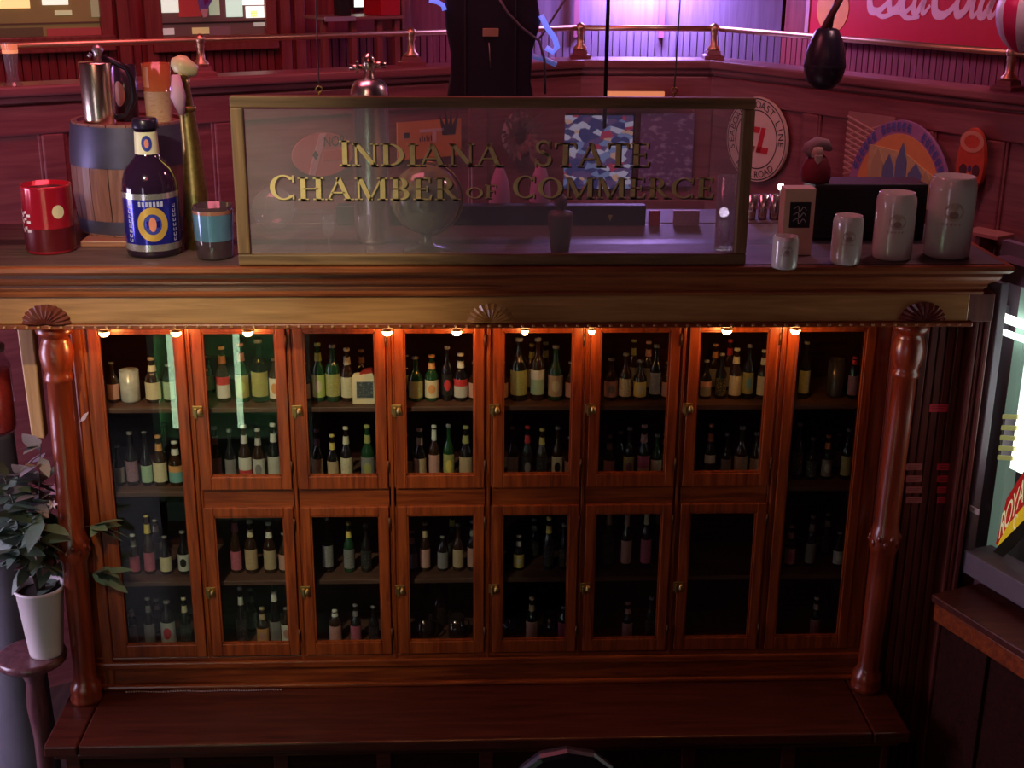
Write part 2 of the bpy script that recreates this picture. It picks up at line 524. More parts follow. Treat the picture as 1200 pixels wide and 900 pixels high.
# doors
def door(x0, x1, z0, z1, latch_z, latch_left=True, rb=0.058, rt=0.040):
    d = MB()
    d.box(x0-ST, x0, -0.022, 0.006, z0-rb, z1+rt)
    d.box(x1, x1+ST, -0.022, 0.006, z0-rb, z1+rt)
    d.box(x0, x1, -0.022, 0.006, z0-rb, z0)
    d.box(x0, x1, -0.022, 0.006, z1, z1+rt)
    o = d.build('door', MAH, cab, 0.003)
    MB().box(x0-0.004, x1+0.004, -0.004, -0.001, z0-0.004, z1+0.004).build('glass_pane', PANE, o)
    bd = MB()
    bd.box(x0, x0+0.006, -0.018, -0.005, z0, z1).box(x1-0.006, x1, -0.018, -0.005, z0, z1)
    bd.box(x0, x1, -0.018, -0.005, z0, z0+0.006).box(x0, x1, -0.018, -0.005, z1-0.006, z1)
    bd.build('glazing_bead', MAH, o)
    if latch_z:
        lx = x0-ST+0.012 if latch_left else x1+ST-0.012
        lt = MB()
        lt.box(lx-0.028, lx+0.014, -0.028, -0.022, latch_z-0.022, latch_z+0.022)
        lt.lathe([(0.010, 0), (0.012, 0.008), (0.008, 0.022), (0.0, 0.026)], 10, (lx+0.004, -0.034, latch_z-0.012))
        lt.box(lx-0.02, lx-0.008, -0.036, -0.026, latch_z-0.03, latch_z+0.012)
        lt.build('latch', AGED, o, 0.002)
        hx = x1+ST+0.003
        for hz in (z0+0.02, z1-0.06):
            MB().tube([(hx, -0.024, hz), (hx, -0.024, hz+0.05)], 0.004, 8).build('hinge', mat('dark_hinge', (0.10, 0.05, 0.025), 0.5, 0.7), o)
door(GX[0], GX[1], ZLB, ZUT, None, rb=0.06)
door(GX[14], GX[15], ZLB, ZUT, None, rb=0.06)
for i in range(1, 7):
    door(GX[2*i], GX[2*i+1], ZUB, ZUT, 2.10)
    door(GX[2*i], GX[2*i+1], ZLB, ZLT, 1.275)
# end beadboard and corner post at the right
x = 1.80
while x < 2.075:
    MB().prism([(x+0.002, 0.0), (x+0.033, 0.0), (x+0.033, 2.50), (x+0.002, 2.50)], -0.055, -0.02).build('bead_board', PANW, cab, 0.005)
    x += 0.036
MB().box(1.80, 2.088, -0.022, 0.04, 0.0, 2.50).build('board_backing', PANW, cab)
for x0, x1, y0 in ((2.088, 2.105, -0.145), (2.108, 2.125, -0.145), (2.128, 2.147, -0.16)):
    MB().box(x0, x1, y0, 0.45, 0.0, 2.62).build('corner_post', PANW, cab, 0.005)
# frieze, beads and cornice
MB().box(XL, 2.04, FRY, 0.45, 2.515, 2.625).build('frieze', OAKX, cab, 0.004)
MB().box(XL, 2.06, FRY-0.012, 0.0, 2.495, 2.516).build('frieze_moulding', MAHX, cab, 0.005)
MB().box(2.04, 2.146, -0.17, 0.45, 2.51, 2.625).build('frieze_end', PANW, cab, 0.004)
bm_ = MB()
for i in range(96):
    bm_.lathe([(0.0, -0.006), (0.006, -0.003), (0.0075, 0.0), (0.006, 0.003), (0.0, 0.006)], 6, (XL+0.03+i*0.0435, FRY-0.016, 2.507))
bb = bm_.build('bead_moulding', OAKX, cab)
bb['kind'] = 'stuff'
prof = [(0.0, 2.625), (0.014, 2.628), (0.018, 2.640), (0.010, 2.648), (0.030, 2.664), (0.030, 2.676), (0.055, 2.690), (0.075, 2.702), (0.085, 2.716), (0.085, 2.730), (0.115, 2.738), (0.130, 2.750), (0.130, TOPZ-0.004), (0.126, TOPZ)]
def ringc(o, z):
    return [(XL-o, FRY-o, z), (2.075+0.55*o, FRY-o, z), (2.075+0.55*o, 0.50, z), (XL-o, 0.50, z)]
cn = MB()
cn.loft([ringc(o, z) for o, z in prof])
cn.build('cornice', wood('cornice_wood', (0.15, 0.032, 0.010), (0.34, 0.10, 0.032), 0.32, 0, 4, 0.35), cab)
MB().box(XL-0.10, 2.12, FRY-0.10, 0.48, TOPZ, TOPZ+0.003).build('top_board', TOPW, cab)
MB().box(XL-0.08, 2.10, 0.075, 0.165, TOPZ+0.003, TOPZ+0.0034).build('dark_joint', BLACK, cab)
# carved shells on the frieze
def shell(px):
    p = atY(px, 378, FRY)
    n = 22
    r = 0.088
    vs = [(0, -0.020, 0)]
    for j, (rf, d) in enumerate(((0.35, 0.030), (0.75, 0.026), (1.0, 0.008), (1.0, 0.0))):
        for i in range(n+1):
            a = PI*i/n
            flute = 0.008 if i % 2 else 0.0
            rr = r*rf*(1.0+(0.05 if (i % 2 == 0 and j >= 2) else 0))
            vs.append((rr*math.cos(a)*1.02, -(d-flute if j < 3 else 0), rr*math.sin(a)*0.80))
    fs = [(0, 1+i, 2+i) for i in range(n)]
    for j in range(3):
        for i in range(n):
            a = 1+j*(n+1)+i
            fs.append((a, a+n+1, a+n+2, a+1))
    mb = MB().add(vs, fs)
    o = mb.build('shell_carving', OAKX if px == 575 else PANW, cab, 0, Matrix.Translation((p.x, FRY, 2.522)))
for px in (55, 575, 1080):
    shell(px)
# columns (they lean a touch, as in the photo)
COLW = wood('column_wood', (0.13, 0.014, 0.005), (0.28, 0.045, 0.014), 0.3, 2, 4, 0.4)
CP = [(0.066, 0.0), (0.068, 0.02), (0.062, 0.035), (0.066, 0.05), (0.064, 0.075), (0.052, 0.092), (0.047, 0.11), (0.046, 0.16), (0.050, 0.50), (0.051, 0.66),
      (0.056, 0.672), (0.062, 0.69), (0.064, 0.73), (0.060, 0.765), (0.053, 0.785), (0.050, 0.80), (0.048, 1.30), (0.047, 1.45), (0.054, 1.458), (0.057, 1.47), (0.054, 1.482),
      (0.050, 1.492), (0.057, 1.51), (0.066, 1.55), (0.066, 1.585), (0.056, 1.62), (0.048, 1.638), (0.056, 1.645), (0.070, 1.656), (0.074, 1.668), (0.070, 1.682), (0.060, 1.692)]
for xb, xt, wobble in ((-1.606, -1.578, 0), (1.814, 1.846, 0)):
    mb = MB().lathe([(r, z) for r, z in CP], 28)
    mb.v = [(x+(xt-xb)*z/1.69, y, z) for x, y, z in mb.v]
    c = mb.build('column', COLW, cab, 0, Matrix.Translation((xb, -0.10, LEDZ+0.001)))
    # carved vine band around the mid ring
    vb = MB()
    for i in range(14):
        a = 2*PI*i/14
        vb.lathe([(0.0, -0.02), (0.010, -0.008), (0.012, 0.004), (0.0, 0.022)], 6, (0.060*math.cos(a)+(xt-xb)*0.43, 0.060*math.sin(a), 0.73+0.012*(1 if i % 2 else -1)))
    vb.build('vine_carving', COLW, c)
# ledge (counter) with boards and lower panels
lb = MB()
lb.box(-1.55, 1.74, -0.46, 0.0, 0.755, LEDZ)
lb.build('counter_board', LEDGE, cab, 0.008)
MB().prism([(0, 0), (1, 0), (1, 1), (0, 1)], 0, 1)
for s, xa, xb, xc in ((-1, -1.69, -1.553, -1.62), (1, 1.743, 1.90, 1.80)):
    MB().box(min(xa, xb), max(xa, xb), -0.462, 0.0, 0.755, LEDZ+0.001).build('counter_end', LEDGE, cab, 0.008)
MB().box(-1.66, 1.87, -0.44, 0.0, 0.725, 0.755).build('counter_moulding', LEDGE, cab, 0.01)
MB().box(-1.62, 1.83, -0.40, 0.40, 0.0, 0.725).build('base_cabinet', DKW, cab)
for i in range(9):
    x = -1.62+i*0.4275
    MB().box(x, x+0.06 if i < 8 else x+0.03, -0.42, -0.40, 0.06, 0.725).build('base_stile', LEDGE, cab, 0.004)
MB().box(-1.62, 1.83, -0.42, -0.40, 0.0, 0.06).build('base_rail', LEDGE, cab, 0.004)

# ------------------------------------------------------------------ puck lights
PUCK = emis('warm_bulb', (1.0, 0.62, 0.26), 26.0)
pucks = [(123, 'leftmost warm puck light under the frieze, beside the left column'),
         (207, 'warm puck light at the right edge of the leftmost tall glass bay'),
         (291, 'warm puck light above the second glass bay from the left'),
         (454, 'warm puck light over the post right of the third glass bay'),
         (535, 'warm puck light above the fourth glass bay'),
         (615, 'small warm puck light above the fifth glass bay'),
         (693, 'small warm puck light over the post right of the fifth glass bay'),
         (851, 'warm puck light above the seventh glass bay'),
         (931, 'rightmost warm puck light, at the left edge of the right tall bay')]
for px, lab in pucks:
    p = atY(px, 386, -0.10)
    t = thing('puck_light', lab, 'light', (p.x, -0.115, 2.473), 0, 'puck lights under the cabinet frieze')
    r = 0.021 if px not in (615, 693) else 0.014
    MB().lathe([(r+0.004, -0.006), (r+0.006, 0.004), (0.010, 0.008), (0.010, 0.0215)], 16).build('housing', AGED, t)
    MB().lathe([(0.0, -0.028), (r*0.6, -0.025), (r*0.9, -0.017), (r, -0.006)], 16).build('bulb', PUCK, t)
    point('puck_lamp', (p.x, -0.115, 2.473-0.048), 1.1 if px not in (615, 693) else 0.8, (1.0, 0.39, 0.09), 0.02)

# ------------------------------------------------------------------ bottles
C = {'brown': (0.030, 0.012, 0.006), 'dark': (0.010, 0.008, 0.010), 'green': (0.012, 0.05, 0.02), 'clear': None, 'cream': (0.62, 0.55, 0.38), 'white': (0.66, 0.64, 0.60),
     'tan': (0.46, 0.34, 0.22), 'olive': (0.34, 0.33, 0.12), 'yellow': (0.66, 0.52, 0.14), 'pink': (0.52, 0.27, 0.25), 'red': (0.55, 0.04, 0.05), 'grey': (0.22, 0.21, 0.22),
     'silver': (0.50, 0.49, 0.48), 'teal': (0.16, 0.36, 0.36), 'orange': (0.62, 0.30, 0.12), 'purple': (0.24, 0.14, 0.22), 'lime': (0.42, 0.52, 0.16), 'mint': (0.34, 0.50, 0.36), 'black': (0.015, 0.015, 0.015), 'magenta': (0.45, 0.10, 0.18)}
PROF = {
 'long': [(0.0, 0.0), (0.96, 0.0), (1.0, 0.02), (1.0, 0.52), (0.94, 0.57), (0.62, 0.65), (0.44, 0.71), (0.38, 0.80), (0.36, 0.95), (0.42, 0.955), (0.42, 0.985)],
 'wine': [(0.0, 0.0), (0.96, 0.0), (1.0, 0.02), (1.0, 0.55), (0.95, 0.60), (0.70, 0.67), (0.42, 0.72), (0.36, 0.76), (0.35, 0.95), (0.41, 0.955), (0.41, 0.985)],
 'slim': [(0.0, 0.0), (0.95, 0.0), (1.0, 0.02), (1.0, 0.40), (0.90, 0.48), (0.60, 0.62), (0.46, 0.74), (0.42, 0.95), (0.50, 0.955), (0.50, 0.985)],
 'stub': [(0.0, 0.0), (0.96, 0.0), (1.0, 0.03), (1.0, 0.62), (0.9, 0.70), (0.5, 0.80), (0.40, 0.86), (0.40, 0.95), (0.46, 0.955), (0.46, 0.985)]}
LZ = {'long': (0.08, 0.47), 'wine': (0.10, 0.50), 'slim': (0.06, 0.38), 'stub': (0.08, 0.56)}
NZ = {'long': (0.70, 0.84, 0.43), 'wine': (0.74, 0.93, 0.385), 'slim': (0.70, 0.86, 0.48), 'stub': (0.82, 0.93, 0.43)}
BM = {}
for k, pr in PROF.items():
    b_ = MB().lathe(pr, 18)
    l_ = MB().lathe([(1.025, LZ[k][0]), (1.025, LZ[k][1])], 16, (0, 0, 0), PI+0.25, 2*PI-0.25, False)
    l_.f = [q for q in l_.f]
    n_ = MB().lathe([(NZ[k][2]*1.30, NZ[k][0]), (NZ[k][2]*1.07, NZ[k][1])], 14, cap=False)
    c_ = MB().lathe([(0.46, 0.955), (0.48, 0.965), (0.46, 1.0), (0.0, 1.002)], 12)
    BM[k] = (b_.mesh('bottle_'+k), l_.mesh('label_'+k), n_.mesh('neck_'+k), c_.mesh('cap_'+k))
GLM = {}
def bglass(c):
    if c == 'clear':
        return glass('bottle_clear_glass', (0.72, 0.78, 0.70), 0.08)
    return mat('bottle_glass_'+c, C[c], 0.07, 0, 0.05, 8, coat=0.6)
# bay, shelf, pixel x, pixel y of the top, label width px, glass, label colour, accent, print, neck colour or None, shape, row
BT = [
 (1, 'A', 132, 424, 15, 'brown', 'pink', 'tan', 'plain', None, 'long', 0),
 (1, 'A', 179, 419, 19, 'brown', 'cream', 'tan', 'plain', 'cream', 'long', 0),
 (1, 'A', 198, 432, 12, 'clear', 'mint', 'grey', 'plain', None, 'stub', 0),
 (2, 'A', 245, 424, 14, 'green', 'olive', 'tan', 'plain', None, 'long', 1),
 (2, 'A', 261, 406, 17, 'brown', 'white', 'red', 'band', 'orange', 'long', 0),
 (2, 'A', 283, 402, 17, 'green', 'olive', 'lime', 'oval', 'pink', 'long', 0),
 (2, 'A', 304, 398, 20, 'clear', 'olive', 'lime', 'plain', None, 'wine', 0),
 (2, 'A', 322, 420, 14, 'brown', 'white', 'orange', 'oval', None, 'stub', 0),
 (3, 'A', 357, 425, 11, 'brown', 'pink', 'cream', 'plain', None, 'long', 0),
 (3, 'A', 373, 402, 16, 'green', 'lime', 'cream', 'oval', 'lime', 'long', 0),
 (3, 'A', 390, 404, 18, 'green', 'olive', 'yellow', 'plain', None, 'wine', 0),
 (3, 'A', 407, 408, 16, 'brown', 'cream', 'tan', 'plain', 'cream', 'long', 0),
 (3, 'A', 424, 410, 14, 'dark', 'grey', 'tan', 'plain', 'orange', 'long', 1),
 (4, 'A', 476, 425, 9, 'brown', 'lime', 'cream', 'plain', None, 'long', 1),
 (4, 'A', 487, 418, 18, 'green', 'olive', 'cream', 'plain', None, 'long', 0),
 (4, 'A', 506, 416, 17, 'green', 'cream', 'orange', 'oval', 'orange', 'long', 0),
 (4, 'A', 524, 406, 14, 'dark', 'black', 'red', 'oval', None, 'wine', 0),
 (4, 'A', 540, 414, 17, 'dark', 'silver', 'red', 'band', 'white', 'long', 0),
 (4, 'A', 556, 424, 9, 'brown', 'pink', 'cream', 'plain', None, 'long', 0),
 (5, 'A', 589, 424, 9, 'brown', 'pink', 'cream', 'plain', None, 'long', 0),
 (5, 'A', 608, 396, 21, 'dark', 'olive', 'lime', 'plain', None, 'wine', 0),
 (5, 'A', 623, 403, 13, 'brown', 'grey', 'tan', 'plain', 'olive', 'long', 1),
 (5, 'A', 630, 396, 17, 'brown', 'mint', 'white', 'band', None, 'wine', 0),
 (5, 'A', 639, 401, 12, 'brown', 'grey', 'tan', 'plain', 'olive', 'long', 1),
 (5, 'A', 651, 405, 18, 'green', 'tan', 'cream', 'oval', None, 'long', 0),
 (5, 'A', 669, 424, 13, 'brown', 'pink', 'cream', 'plain', None, 'long', 0),
 (6, 'A', 716, 420, 17, 'brown', 'pink', 'grey', 'oval', None, 'long', 0),
 (6, 'A', 733, 414, 16, 'brown', 'cream', 'black', 'plain', None, 'long', 0),
 (6, 'A', 742, 398, 12, 'brown', 'grey', 'tan', 'plain', 'olive', 'long', 1),
 (6, 'A', 750, 422, 16, 'brown', 'yellow', 'cream', 'oval', None, 'long', 0),
 (6, 'A', 759, 400, 12, 'brown', 'grey', 'tan', 'plain', 'pink', 'long', 1),
 (6, 'A', 768, 404, 13, 'dark', 'grey', 'silver', 'plain', None, 'wine', 0),
 (6, 'A', 782, 424, 12, 'brown', 'pink', 'cream', 'plain', None, 'long', 0),
 (7, 'A', 827, 422, 14, 'dark', 'grey', 'pink', 'band', None, 'long', 0),
 (7, 'A', 837, 403, 11, 'brown', 'grey', 'tan', 'plain', 'orange', 'long', 1),
 (7, 'A', 845, 414, 12, 'dark', 'black', 'yellow', 'plain', None, 'long', 0),
 (7, 'A', 854, 398, 12, 'brown', 'grey', 'tan', 'plain', 'red', 'long', 1),
 (7, 'A', 862, 408, 16, 'brown', 'cream', 'tan', 'plain', 'cream', 'long', 0),
 (7, 'A', 877, 404, 14, 'dark', 'olive', 'teal', 'oval', None, 'wine', 0),
 (7, 'A', 894, 410, 14, 'brown', 'cream', 'tan', 'plain', 'cream', 'long', 0),
 (8, 'A', 943, 400, 14, 'dark', 'olive', 'cream', 'plain', None, 'wine', 0),
 (8, 'A', 1000, 418, 12, 'dark', 'purple', 'pink', 'plain', 'red', 'stub', 0),  # purple and pink label colours paint a reflection in the door glass
 (1, 'B', 139, 522, 13, 'dark', 'grey', 'purple', 'plain', None, 'long', 0),
 (1, 'B', 154, 506, 15, 'dark', 'purple', 'pink', 'plain', None, 'long', 0),
 (1, 'B', 171, 506, 12, 'dark', 'mint', 'teal', 'plain', None, 'slim', 0),
 (1, 'B', 187, 510, 17, 'brown', 'cream', 'tan', 'plain', 'orange', 'long', 0),
 (1, 'B', 195, 496, 12, 'dark', 'grey', 'purple', 'plain', None, 'long', 1),
 (1, 'B', 206, 517, 18, 'brown', 'teal', 'orange', 'band', 'white', 'long', 0),
 (2, 'B', 253, 500, 12, 'brown', 'purple', 'pink', 'plain', 'pink', 'long', 0),
 (2, 'B', 270, 503, 13, 'dark', 'grey', 'purple', 'plain', None, 'long', 0),
 (2, 'B', 287, 498, 16, 'brown', 'white', 'red', 'low', 'white', 'long', 0),
 (2, 'B', 303, 502, 15, 'brown', 'silver', 'grey', 'oval', 'silver', 'long', 0),
 (2, 'B', 321, 496, 16, 'dark', 'silver', 'olive', 'plain', 'white', 'long', 0),
 (3, 'B', 372, 503, 13, 'dark', 'tan', 'purple', 'plain', 'purple', 'long', 0),
 (3, 'B', 390, 509, 14, 'dark', 'tan', 'olive', 'plain', 'yellow', 'long', 0),
 (3, 'B', 406, 500, 15, 'dark', 'cream', 'grey', 'plain', 'cream', 'long', 0),
 (3, 'B', 431, 498, 17, 'green', 'grey', 'olive', 'oval', 'olive', 'long', 0),
 (4, 'B', 478, 508, 9, 'dark', 'grey', 'tan', 'plain', None, 'long', 0),
 (4, 'B', 492, 502, 16, 'dark', 'tan', 'cream', 'plain', 'tan', 'long', 0),
 (4, 'B', 509, 498, 13, 'brown', 'pink', 'grey', 'plain', 'white', 'wine', 0),
 (4, 'B', 526, 497, 14, 'green', 'olive', 'yellow', 'oval', None, 'wine', 0),
 (4, 'B', 546, 499, 17, 'dark', 'tan', 'pink', 'plain', 'olive', 'long', 0),
 (5, 'B', 601, 500, 12, 'dark', 'grey', 'silver', 'plain', None, 'long', 0),
 (5, 'B', 618, 499, 14, 'dark', 'black', 'grey', 'oval', 'red', 'long', 0),
 (5, 'B', 635, 502, 12, 'brown', 'black', 'grey', 'plain', 'yellow', 'long', 0),
 (5, 'B', 653, 500, 13, 'brown', 'cream', 'black', 'oval', None, 'long', 0),
 (5, 'B', 668, 512, 11, 'brown', 'pink', 'tan', 'plain', None, 'long', 0),
 (6, 'B', 714, 510, 12, 'dark', 'pink', 'tan', 'plain', 'grey', 'long', 0),
 (6, 'B', 726, 506, 10, 'dark', 'black', 'grey', 'plain', None, 'long', 1),
 (6, 'B', 737, 501, 14, 'dark', 'olive', 'purple', 'oval', None, 'long', 0),
 (6, 'B', 754, 498, 16, 'dark', 'magenta', 'tan', 'low', 'pink', 'long', 0),
 (6, 'B', 769, 509, 13, 'green', 'cream', 'olive', 'plain', None, 'long', 0),
 (6, 'B', 779, 508, 8, 'green', 'cream', 'olive', 'plain', 'olive', 'long', 1),
 (7, 'B', 832, 497, 14, 'dark', 'black', 'silver', 'band', 'orange', 'long', 0),
 (7, 'B', 851, 508, 11, 'dark', 'grey', 'silver', 'plain', None, 'long', 0),
 (7, 'B', 868, 500, 17, 'brown', 'tan', 'cream', 'plain', None, 'long', 0),
 (7, 'B', 885, 507, 11, 'brown', 'tan', 'grey', 'plain', None, 'long', 0),
 (8, 'B', 935, 496, 14, 'dark', 'black', 'tan', 'plain', None, 'wine', 0),
 (8, 'B', 951, 513, 10, 'dark', 'black', 'silver', 'plain', None, 'long', 0),
 (8, 'B', 969, 510, 11, 'dark', 'grey', 'silver', 'oval', 'orange', 'long', 0),
 (8, 'B', 981, 520, 8, 'green', 'grey', 'teal', 'plain', None, 'stub', 1),
 (8, 'B', 992, 502, 13, 'dark', 'olive', 'cream', 'plain', None, 'long', 0),
 (1, 'C', 157, 626, 14, 'brown', 'magenta', 'red', 'plain', 'white', 'long', 0),
 (1, 'C', 174, 604, 13, 'brown', 'magenta', 'pink', 'plain', 'yellow', 'slim', 0),
 (1, 'C', 184, 608, 10, 'brown', 'grey', 'tan', 'plain', 'white', 'long', 1),
 (1, 'C', 194, 628, 15, 'dark', 'cream', 'yellow', 'plain', None, 'long', 0),
 (1, 'C', 215, 622, 15, 'dark', 'silver', 'black', 'oval', None, 'long', 0),
 (2, 'C', 276, 602, 13, 'brown', 'magenta', 'pink', 'plain', 'magenta', 'slim', 0),
 (2, 'C', 294, 610, 16, 'brown', 'tan', 'red', 'plain', 'cream', 'long', 0),
 (2, 'C', 316, 612, 16, 'brown', 'tan', 'grey', 'plain', 'white', 'long', 0),
 (2, 'C', 333, 624, 8, 'brown', 'pink', 'tan', 'plain', None, 'long', 0),
 (3, 'C', 384, 606, 14, 'clear', 'grey', 'silver', 'plain', None, 'wine', 0),
 (3, 'C', 409, 612, 11, 'green', 'grey', 'black', 'plain', 'yellow', 'long', 0),
 (3, 'C', 429, 615, 12, 'dark', 'black', 'grey', 'plain', None, 'long', 0),
 (4, 'C', 483, 622, 11, 'dark', 'grey', 'silver', 'plain', 'pink', 'long', 0),
 (4, 'C', 498, 612, 13, 'brown', 'pink', 'grey', 'plain', 'tan', 'long', 0),
 (4, 'C', 519, 630, 11, 'dark', 'grey', 'purple', 'plain', None, 'stub', 0),
 (4, 'C', 530, 600, 9, 'dark', 'black', 'grey', 'plain', 'yellow', 'long', 1),
 (4, 'C', 537, 614, 14, 'brown', 'tan', 'pink', 'plain', None, 'long', 0),
 (4, 'C', 554, 610, 8, 'dark', 'pink', 'grey', 'plain', 'grey', 'long', 0),
 (5, 'C', 608, 630, 13, 'dark', 'yellow', 'cream', 'oval', 'silver', 'long', 0),
 (5, 'C', 626, 608, 11, 'dark', 'black', 'grey', 'plain', 'grey', 'long', 1),
 (5, 'C', 643, 606, 12, 'dark', 'black', 'purple', 'plain', 'yellow', 'long', 0),
 (5, 'C', 661, 614, 10, 'dark', 'black', 'pink', 'plain', None, 'long', 0),
 (6, 'C', 713, 596, 11, 'dark', 'black', 'grey', 'plain', 'pink', 'wine', 0),
 (6, 'C', 734, 598, 12, 'dark', 'pink', 'grey', 'plain', 'pink', 'wine', 0),
 (6, 'C', 757, 596, 12, 'dark', 'magenta', 'black', 'plain', 'cream', 'wine', 0),
 (6, 'C', 770, 600, 9, 'dark', 'black', 'grey', 'plain', 'mint', 'wine', 1),
 (8, 'C', 926, 616, 14, 'dark', 'pink', 'magenta', 'oval', 'pink', 'long', 0),
 (8, 'C', 950, 604, 12, 'dark', 'grey', 'black', 'plain', 'grey', 'long', 0),
 (8, 'C', 968, 602, 10, 'dark', 'black', 'grey', 'plain', 'grey', 'long', 1),
 (8, 'C', 982, 626, 10, 'dark', 'silver', 'white', 'oval', None, 'long', 0),
 (1, 'D', 155, 714, 12, 'dark', 'purple', 'pink', 'plain', 'white', 'stub', 0),
 (1, 'D', 175, 700, 11, 'dark', 'grey', 'purple', 'plain', 'grey', 'long', 0),
 (1, 'D', 185, 706, 12, 'dark', 'grey', 'silver', 'plain', 'white', 'long', 1),
 (1, 'D', 197, 704, 19, 'dark', 'silver', 'red', 'oval', None, 'stub', 0),
 (1, 'D', 217, 700, 14, 'dark', 'black', 'grey', 'plain', 'cream', 'long', 0),
 (2, 'D', 283, 688, 12, 'dark', 'black', 'purple', 'plain', 'silver', 'long', 0),
 (2, 'D', 295, 690, 11, 'dark', 'black', 'grey', 'plain', 'grey', 'long', 1),
 (2, 'D', 308, 712, 16, 'brown', 'orange', 'pink', 'oval', 'tan', 'long', 0),
 (2, 'D', 322, 682, 12, 'dark', 'grey', 'purple', 'plain', 'white', 'slim', 0),
 (2, 'D', 336, 712, 11, 'brown', 'white', 'pink', 'oval', None, 'stub', 0),
 (3, 'D', 393, 715, 16, 'brown', 'pink', 'red', 'plain', 'white', 'stub', 0),
 (3, 'D', 417, 708, 13, 'dark', 'magenta', 'pink', 'plain', 'grey', 'long', 0),
 (3, 'D', 438, 710, 12, 'dark', 'black', 'purple', 'plain', None, 'long', 0),
 (5, 'D', 623, 700, 15, 'dark', 'pink', 'tan', 'plain', 'tan', 'long', 0),
 (5, 'D', 660, 714, 10, 'dark', 'magenta', 'pink', 'plain', None, 'stub', 0),
 (6, 'D', 735, 706, 9, 'dark', 'pink', 'grey', 'plain', 'pink', 'long', 0),
 (6, 'D', 762, 700, 9, 'dark', 'black', 'magenta', 'plain', None, 'long', 0),
 (8, 'D', 955, 700, 11, 'dark', 'pink', 'grey', 'plain', 'silver', 'long', 0)]
BAYN = {1: 'tall leftmost bay', 2: 'second bay', 3: 'third bay', 4: 'fourth bay', 5: 'fifth bay', 6: 'sixth bay', 7: 'seventh bay', 8: 'tall rightmost bay'}
LEVN = {'A': 'top shelf', 'B': 'second shelf', 'C': 'third shelf', 'D': 'bottom shelf'}
ORD = ['first', 'second', 'third', 'fourth', 'fifth', 'sixth', 'seventh', 'eighth']
FOOT = {'A': 471, 'B': 566, 'C': 672, 'D': 756}
order = {}
for r in BT:
    order.setdefault((r[0], r[1]), []).append(r[2])
for (bay, lev, px, top, wpx, gc, lc, ac, kind, nc, shp, row) in BT:
    Y = 0.115 if row == 0 else 0.235
    z = SHELF[lev]+0.0015
    # the pixel column leans with the perspective: take x at the middle of the bottle
    mid = atY(px, (top+FOOT[lev])/2, Y)
    h = atY(px, top, Y).z - z
    h = max(0.16, min(h, 0.345))
    r = max(0.024, min(wpx*0.00345/2, 0.040))
    bx0, bx1 = GX[2*bay-2]-0.03, GX[2*bay-1]+0.03
    k = sorted(order[(bay, lev)]).index(px)
    neck = (', %s neck' % nc) if nc else ''
    lab = '%s bottle, %s label%s, %s from left, %s, %s' % (gc, lc, neck, ORD[k], LEVN[lev], BAYN[bay])
    b0, l0, n0, c0 = BM[shp]
    o = link('bottle', b0, bglass(gc))
    o.location = (mid.x, Y, z)
    o.scale = (r, r, h)
    tag(o, lab, 'bottle', 'bottles in the back bar cabinet')
    if len(b0.materials) == 0:
        b0.materials.append(bglass(gc))
    link('label', l0, label_mat('label_%s_%s_%s' % (lc, ac, kind), C[lc], C[ac], kind), o)
    if nc:
        link('neck_label', n0, mat('foil_'+nc, C[nc], 0.35), o)
    link('cap', c0, mat('foil_'+(nc or 'grey'), C[nc or 'grey'], 0.4), o)

# other glassware in the cabinet
def mug(name, px, lev, r, h, m, label, cat, Y=0.12, handle=True):
    p = atY(px, FOOT[lev]-10, Y)
    t = thing(name, label, cat, (p.x, Y, SHELF[lev]+0.0015))
    MB().lathe([(0.0, 0.0), (r*0.95, 0.0), (r, 0.01), (r*1.0, h), (r*0.92, h), (r*0.9, 0.012), (0.0, 0.012)], 20).build('body', m, t)
    if handle:
        MB().tube([(r*0.96, 0, h*0.85), (r*1.5, 0, h*0.8), (r*1.62, 0, h*0.5), (r*1.4, 0, h*0.25), (r*0.96, 0, h*0.2)], r*0.12, 8).build('handle', m, t)
    return t
FROST = mat('frosted_grey_glass', (0.40, 0.40, 0.40), 0.25, 0, 0.4, 30, coat=0.4)
mug('beer_mug', 153, 'A', 0.040, 0.135, FROST, 'frosted grey glass mug on top shelf of leftmost tall bay', 'mug', 0.12, False)
mug('beer_stein', 978, 'A', 0.038, 0.16, mat('smoky_glass', (0.05, 0.045, 0.05), 0.15, 0, 0.4, 30, coat=0.5), 'smoky glass stein on top shelf of rightmost tall bay', 'mug', 0.14, False)
DKG = mat('dark_glossy_glass', (0.02, 0.014, 0.014), 0.08, 0, 0.2, 20, coat=0.6)
mug('glass_mug', 498, 'D', 0.036, 0.12, DKG, 'dark glass mug, left one on bottom shelf of fourth bay', 'mug', 0.12)
mug('glass_mug', 535, 'D', 0.036, 0.12, DKG, 'dark glass mug, right one on bottom shelf of fourth bay', 'mug', 0.12)
mug('glass_mug', 516, 'D', 0.030, 0.20, DKG, 'tall dark glass mug at the back of bottom shelf, fourth bay', 'mug', 0.26)
mug('glass_mug', 598, 'D', 0.032, 0.11, DKG, 'dark glass mug left of the pink-labelled bottle, bottom shelf, fifth bay', 'mug', 0.14)
mug('glass_mug', 644, 'D', 0.032, 0.11, DKG, 'dark glass mug right of the pink-labelled bottle, bottom shelf, fifth bay', 'mug', 0.14)
p = atY(425, 455, 0.07)
t = thing('picture_box', 'cream box with a framed dark picture window, top shelf of third bay', 'box', (p.x, 0.075, SHELF['A']+0.0015))
MB().prism([(-0.042, 0), (0.050, 0), (0.050, 0.115), (0.044, 0.135), (-0.036, 0.125), (-0.042, 0.115)], -0.018, 0.018).build('box_body', CREAM, t, 0.002)
